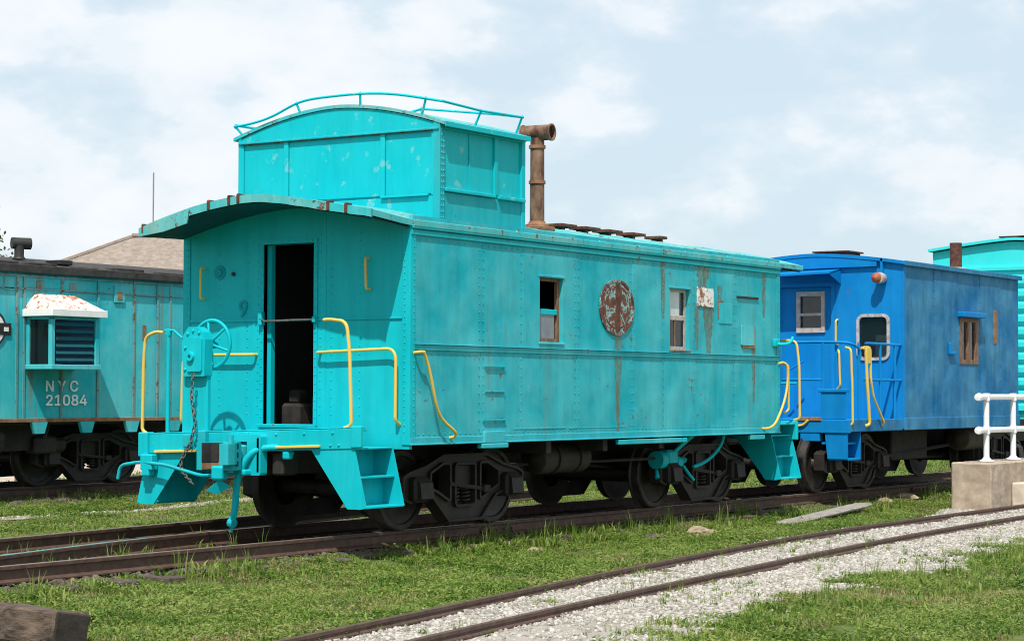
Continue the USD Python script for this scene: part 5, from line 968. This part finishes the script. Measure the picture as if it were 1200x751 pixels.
# tree whose outer twigs show at the left edge
tc = np.array([12.0, 19.1, 0.])
tree = thing('tree', 'leafy tree whose outer twigs show at the far left edge', 'tree', loc=tuple(tc))
part(tree, 'trunk', tube([tc+[0, 0, -.3], tc+[.05, .05, 1.5], tc+[-.05, .1, 3.2], tc+[0, .1, 5.0]], .2, 9, radii=[.24, .18, .13, .05]), BARK, smooth=True)
lv, lf = [], []; limbs = []
for k in range(46):
    z = 1.6 + 3.2*RNG.random(); az = RNG.random()*2*np.pi; ln = (1.9-.28*abs(z-2.9))*RNG.uniform(.65, 1.05)
    a = tc + [0, .08, z]; b = a + np.array([math.cos(az)*ln, math.sin(az)*ln, ln*RNG.uniform(.15, .6)]); limbs.append(tube([a, (a+b)/2+[0, 0, .08], b], .03, 5, radii=[.04, .025, .008]))
    for j in range(170):
        t = RNG.random()**.55; c = a+(b-a)*t + RNG.normal(0, .16, 3); u = RNG.normal(0, 1, 3); u /= np.linalg.norm(u); w = np.cross(u, RNG.normal(0, 1, 3)); w /= np.linalg.norm(w); i = len(lv)*1
        s = RNG.uniform(.035, .065); i = len(lv); lv += [c-u*s, c+w*s*.5, c+u*s, c-w*s*.5]; lf += [[i, i+1, i+2], [i, i+2, i+3]]
part(tree, 'limbs', limbs, BARK, kind='stuff'); part(tree, 'crown', trimesh.Trimesh(lv, lf, process=False), LEAF, kind='stuff')

# ================================================================ GRASS AND STONES (uncountable)
def clump(n, rad, h0, h1, w, lean, seed):
    R = np.random.default_rng(seed); V, F = [], []
    for _ in range(n):
        r, a = rad*math.sqrt(R.random()), R.random()*2*np.pi; p = np.array([r*math.cos(a), r*math.sin(a), -.01]); h = R.uniform(h0, h1); d = R.random()*2*np.pi; ln = R.uniform(.2, 1)*lean*h
        dr_ = np.array([math.cos(d), math.sin(d), 0]); sd = np.array([-dr_[1], dr_[0], 0])*w*R.uniform(.7, 1.2)
        m1, t = p + dr_*ln*.35 + [0, 0, h*.6], p + dr_*ln + [0, 0, h*(1-.2*lean)]; i = len(V)
        V += [p-sd, p+sd, m1+sd*.8, m1-sd*.8, t]; F += [[i, i+1, i+2], [i, i+2, i+3], [i+3, i+2, i+4]]
    return trimesh.Trimesh(V, F, process=False)
def instancer(name, protos, mats, pos, scale, label, which=None, tilt=.12, seed=3):
    R = np.random.default_rng(seed); pi = UsdGeom.PointInstancer.Define(stage, '/World/'+name); meta(pi.GetPrim(), label, None, None, 'stuff')
    paths = []
    UsdGeom.Scope.Define(stage, f'/World/{name}/prototypes')
    for i, (m, mt) in enumerate(zip(protos, mats)):
        pth = f'/World/{name}/prototypes/clump_{i:03d}'; usdkit.mesh(stage, pth, m, mt, smooth=False); paths.append(pth)
    pi.CreatePrototypesRel().SetTargets([Sdf.Path(p) for p in paths]); n = len(pos)
    pi.CreateProtoIndicesAttr(Vt.IntArray.FromNumpy((which if which is not None else R.integers(0, len(protos), n)).astype(np.int32)))
    pi.CreatePositionsAttr(Vt.Vec3fArray.FromNumpy(np.asarray(pos, np.float32)))
    yaw = R.random(n)*2*np.pi; tx = R.normal(0, tilt, n)
    q = np.c_[np.cos(yaw/2)*np.cos(tx/2), np.cos(yaw/2)*np.sin(tx/2), np.sin(yaw/2)*np.sin(tx/2), np.sin(yaw/2)*np.cos(tx/2)]
    pi.CreateOrientationsAttr(Vt.QuathArray([Gf.Quath(float(a), float(b), float(c), float(d_)) for a, b, c, d_ in q]))
    sc = np.asarray(scale, np.float32); sc = np.repeat(sc[:, None], 3, 1) if sc.ndim == 1 else sc
    pi.CreateScalesAttr(Vt.Vec3fArray.FromNumpy(sc)); return pi
from shapely import contains_xy
def scatter(n, x0, x1, y0, y1, keep):
    p = np.c_[RNG.uniform(x0, x1, n), RNG.uniform(y0, y1, n)]; return p[keep(p)]
def in_view(p, margin=160):
    d = np.c_[p, np.full(len(p), -.2)]-CAM; z = d@_f; u = 600+FPX*(d@_r)/np.maximum(z, .1); v = 375.5-FPX*(d@_u)/np.maximum(z, .1)
    return (z > 1) & (u > -margin) & (u < 1200+margin) & (v < 751+margin+40)
inG = lambda p: contains_xy(GRAVEL, p[:, 0], p[:, 1]); inP = lambda p: contains_xy(PATH, p[:, 0], p[:, 1]); inY = lambda p: contains_xy(YARDP, p[:, 0], p[:, 1])
fb = lambda p, f, s, o=4: meshkit.fbm(np.c_[p*f, np.full(len(p), s)], o, int(s))
def on_track(p):   # bare cinder strips thin the grass
    a = np.abs(p[:, 1]); b = np.abs(p[:, 1]-10.15); return np.minimum(a, b)
def lawn_keep(p):
    k = in_view(p) & (~inG(p) | ((fb(p, 1.9, 81) > .585) & (p[:, 1] < NEAR_Y(np.clip(p[:, 0], -8.9, 25.9)) - .95))) & ~inY(p)
    k &= ~(inP(p) & (RNG.random(len(p)) > .12))
    tr = on_track(p); edge = .93 + .42*(fb(p, 1.1, 5)-.5)*2
    k &= (tr > edge) | (RNG.random(len(p)) < .035)
    k &= fb(p, 2.2, 11) > .335
    inlog = (np.abs((p[:, 0]+6.86)*.98+(p[:, 1]+3.8)*(-.2)) < .17) & (p[:, 1] > -3.85) & (p[:, 1] < -.5)
    return k & ~inlog & ~((p[:, 0] > 12.1) & (p[:, 1] < -2.22) & (p[:, 1] > -3.08))
near = scatter(72000, -10, 16, -11.2, -.85, lawn_keep); mid = scatter(26000, -6, 16, .85, 9.3, lawn_keep); far = scatter(9000, 2, 40, 9.4, 32, lawn_keep); fwd = scatter(9000, 14, 34, -4, 9, lawn_keep)
P = np.vstack([near, mid, far, fwd]); Z = gz(P[:, 0], P[:, 1])
sc = RNG.uniform(.65, 1.3, len(P))*(.45+1.15*fb(P, .9, 21)); sc[len(near):] *= 1.15; sc[len(near)+len(mid):] *= 1.6
def leafy(n, rad, seed):
    R = np.random.default_rng(seed); V, F = [], []
    for _ in range(n):
        r, a = rad*math.sqrt(R.random()), R.random()*2*np.pi; h = R.uniform(.012, .05); d = R.random()*2*np.pi; l = R.uniform(.008, .016); t = R.uniform(-.5, .5)
        c = np.array([r*math.cos(a), r*math.sin(a), h]); e = np.array([math.cos(d), math.sin(d), t]); f = np.array([-math.sin(d), math.cos(d), R.uniform(-.4, .4)]); i = len(V)
        V += [c-e*l, c+f*l*.55, c+e*l, c-f*l*.55]; F += [[i, i+1, i+2], [i, i+2, i+3]]
    return trimesh.Trimesh(V, F, process=False)
protos = [clump(20, .095, .028, .062, .0055, 1.1, 1), leafy(34, .11, 2), clump(16, .085, .04, .085, .0045, .9, 3), leafy(26, .10, 4), clump(16, .09, .03, .065, .0045, 1.1, 5)]
wh = RNG.choice([0, 1, 2, 3], len(P), p=[.36, .22, .24, .18]); dry = (fb(P, 1.4, 31) > .58) & (RNG.random(len(P)) < .6); wh[dry] = 4; wh[RNG.random(len(P)) < .03] = 4
instancer('lawn_grass', protos, [GRASS]*4+[GRASS_DRY], np.c_[P, Z], sc, 'short green grass covering the lawn between the tracks', wh)
# taller weeds along the near rail and on the edges
def weed_keep(p):
    tr = np.abs(p[:, 1]); return in_view(p) & ~inG(p) & (fb(p, 1.2, 41) > .47)
W1 = scatter(700, -7, 15, -1.75, -.98, weed_keep); W2 = scatter(300, -8, -.5, -.4, .9, lambda p: in_view(p) & (fb(p, 1.6, 43) > .5)); W3 = scatter(1500, -6, 9, -6.6, -3.2, lambda p: in_view(p) & inG(p) & (fb(p, 1.5, 47) > .565)); W4 = scatter(900, -5, 8, -7.2, -5.6, lambda p: in_view(p) & ~inG(p) & (fb(p, 1.5, 48) > .5)); W5 = scatter(500, -4, 10, 8.0, 9.2, lambda p: in_view(p) & (fb(p, 1.2, 49) > .45))
P = np.vstack([W1, W2, W3, W4, W5]); Z = gz(P[:, 0], P[:, 1]); sc = RNG.uniform(.5, 1.25, len(P)); n1 = len(W1)+len(W2); sc[n1:n1+len(W3)] *= .45; sc[n1+len(W3):] *= .75
instancer('tall_weeds', [clump(16, .07, .07, .17, .0055, .8, 11), clump(12, .09, .07, .16, .011, 1.0, 12), clump(9, .05, .14, .30, .004, .5, 13)], [GRASS]*3, np.c_[P, Z], sc, 'taller weeds growing along the rails and gravel edge', seed=8)
# gravel stones
def stone(seed):
    s = trimesh.creation.icosphere(1, 1.); s.vertices *= (.7+.6*meshkit.noise(s.vertices*1.6+seed*7))[:, None]; s.vertices[:, 2] *= .7; return s
St = scatter(150000, -9, 16, -7.6, -2.2, lambda p: in_view(p) & inG(p) & (RNG.random(len(p)) < np.clip((fb(p, 1.5, 71)-.22)*5.5, .35, 1)*np.clip(1.25-.75*np.clip((NEAR_Y(p[:, 0])-p[:, 1]-.55)/.9, 0, 1)*(.4+1.2*fb(p, 2.4, 73)),   .45, 1)))
stray = scatter(6000, -8, 14, -7.5, -2.4, lambda p: in_view(p) & ~inG(p) & (contains_xy(GRAVEL.buffer(.35), p[:, 0], p[:, 1])) & (RNG.random(len(p)) < .5))
P = np.vstack([St, stray]); Z = gz(P[:, 0], P[:, 1])+.014
instancer('gravel_stones', [stone(1), stone(2), stone(3)], [STONE]*3, np.c_[P, Z], np.minimum(np.exp(RNG.normal(math.log(.0098), .45, len(P))), .021), 'pale crushed gravel stones around the narrow-gauge track', tilt=.6, seed=9)
Cs = scatter(12000, -9, 22, -1.02, 1.5, lambda p: in_view(p)); P = np.vstack([Cs, scatter(5000, -3, 12, 8.4, 10, lambda p: in_view(p))]); Z = gz(P[:, 0], P[:, 1])+.012
instancer('ballast_stones', [stone(4), stone(5)], [CINDER]*2, np.c_[P, Z], np.exp(RNG.normal(math.log(.022), .4, len(P))), 'dark cinder ballast stones between the ties', tilt=.6, seed=10)
Ps = scatter(2500, -2, 9, 6.3, 8.2, lambda p: in_view(p) & inP(p)); Z = gz(Ps[:, 0], Ps[:, 1])+.012
instancer('path_stones', [stone(6), stone(7)], [STONE]*2, np.c_[Ps, Z], np.exp(RNG.normal(math.log(.014), .35, len(Ps))), 'pale stones on the gravel path behind the caboose', tilt=.6, seed=12)
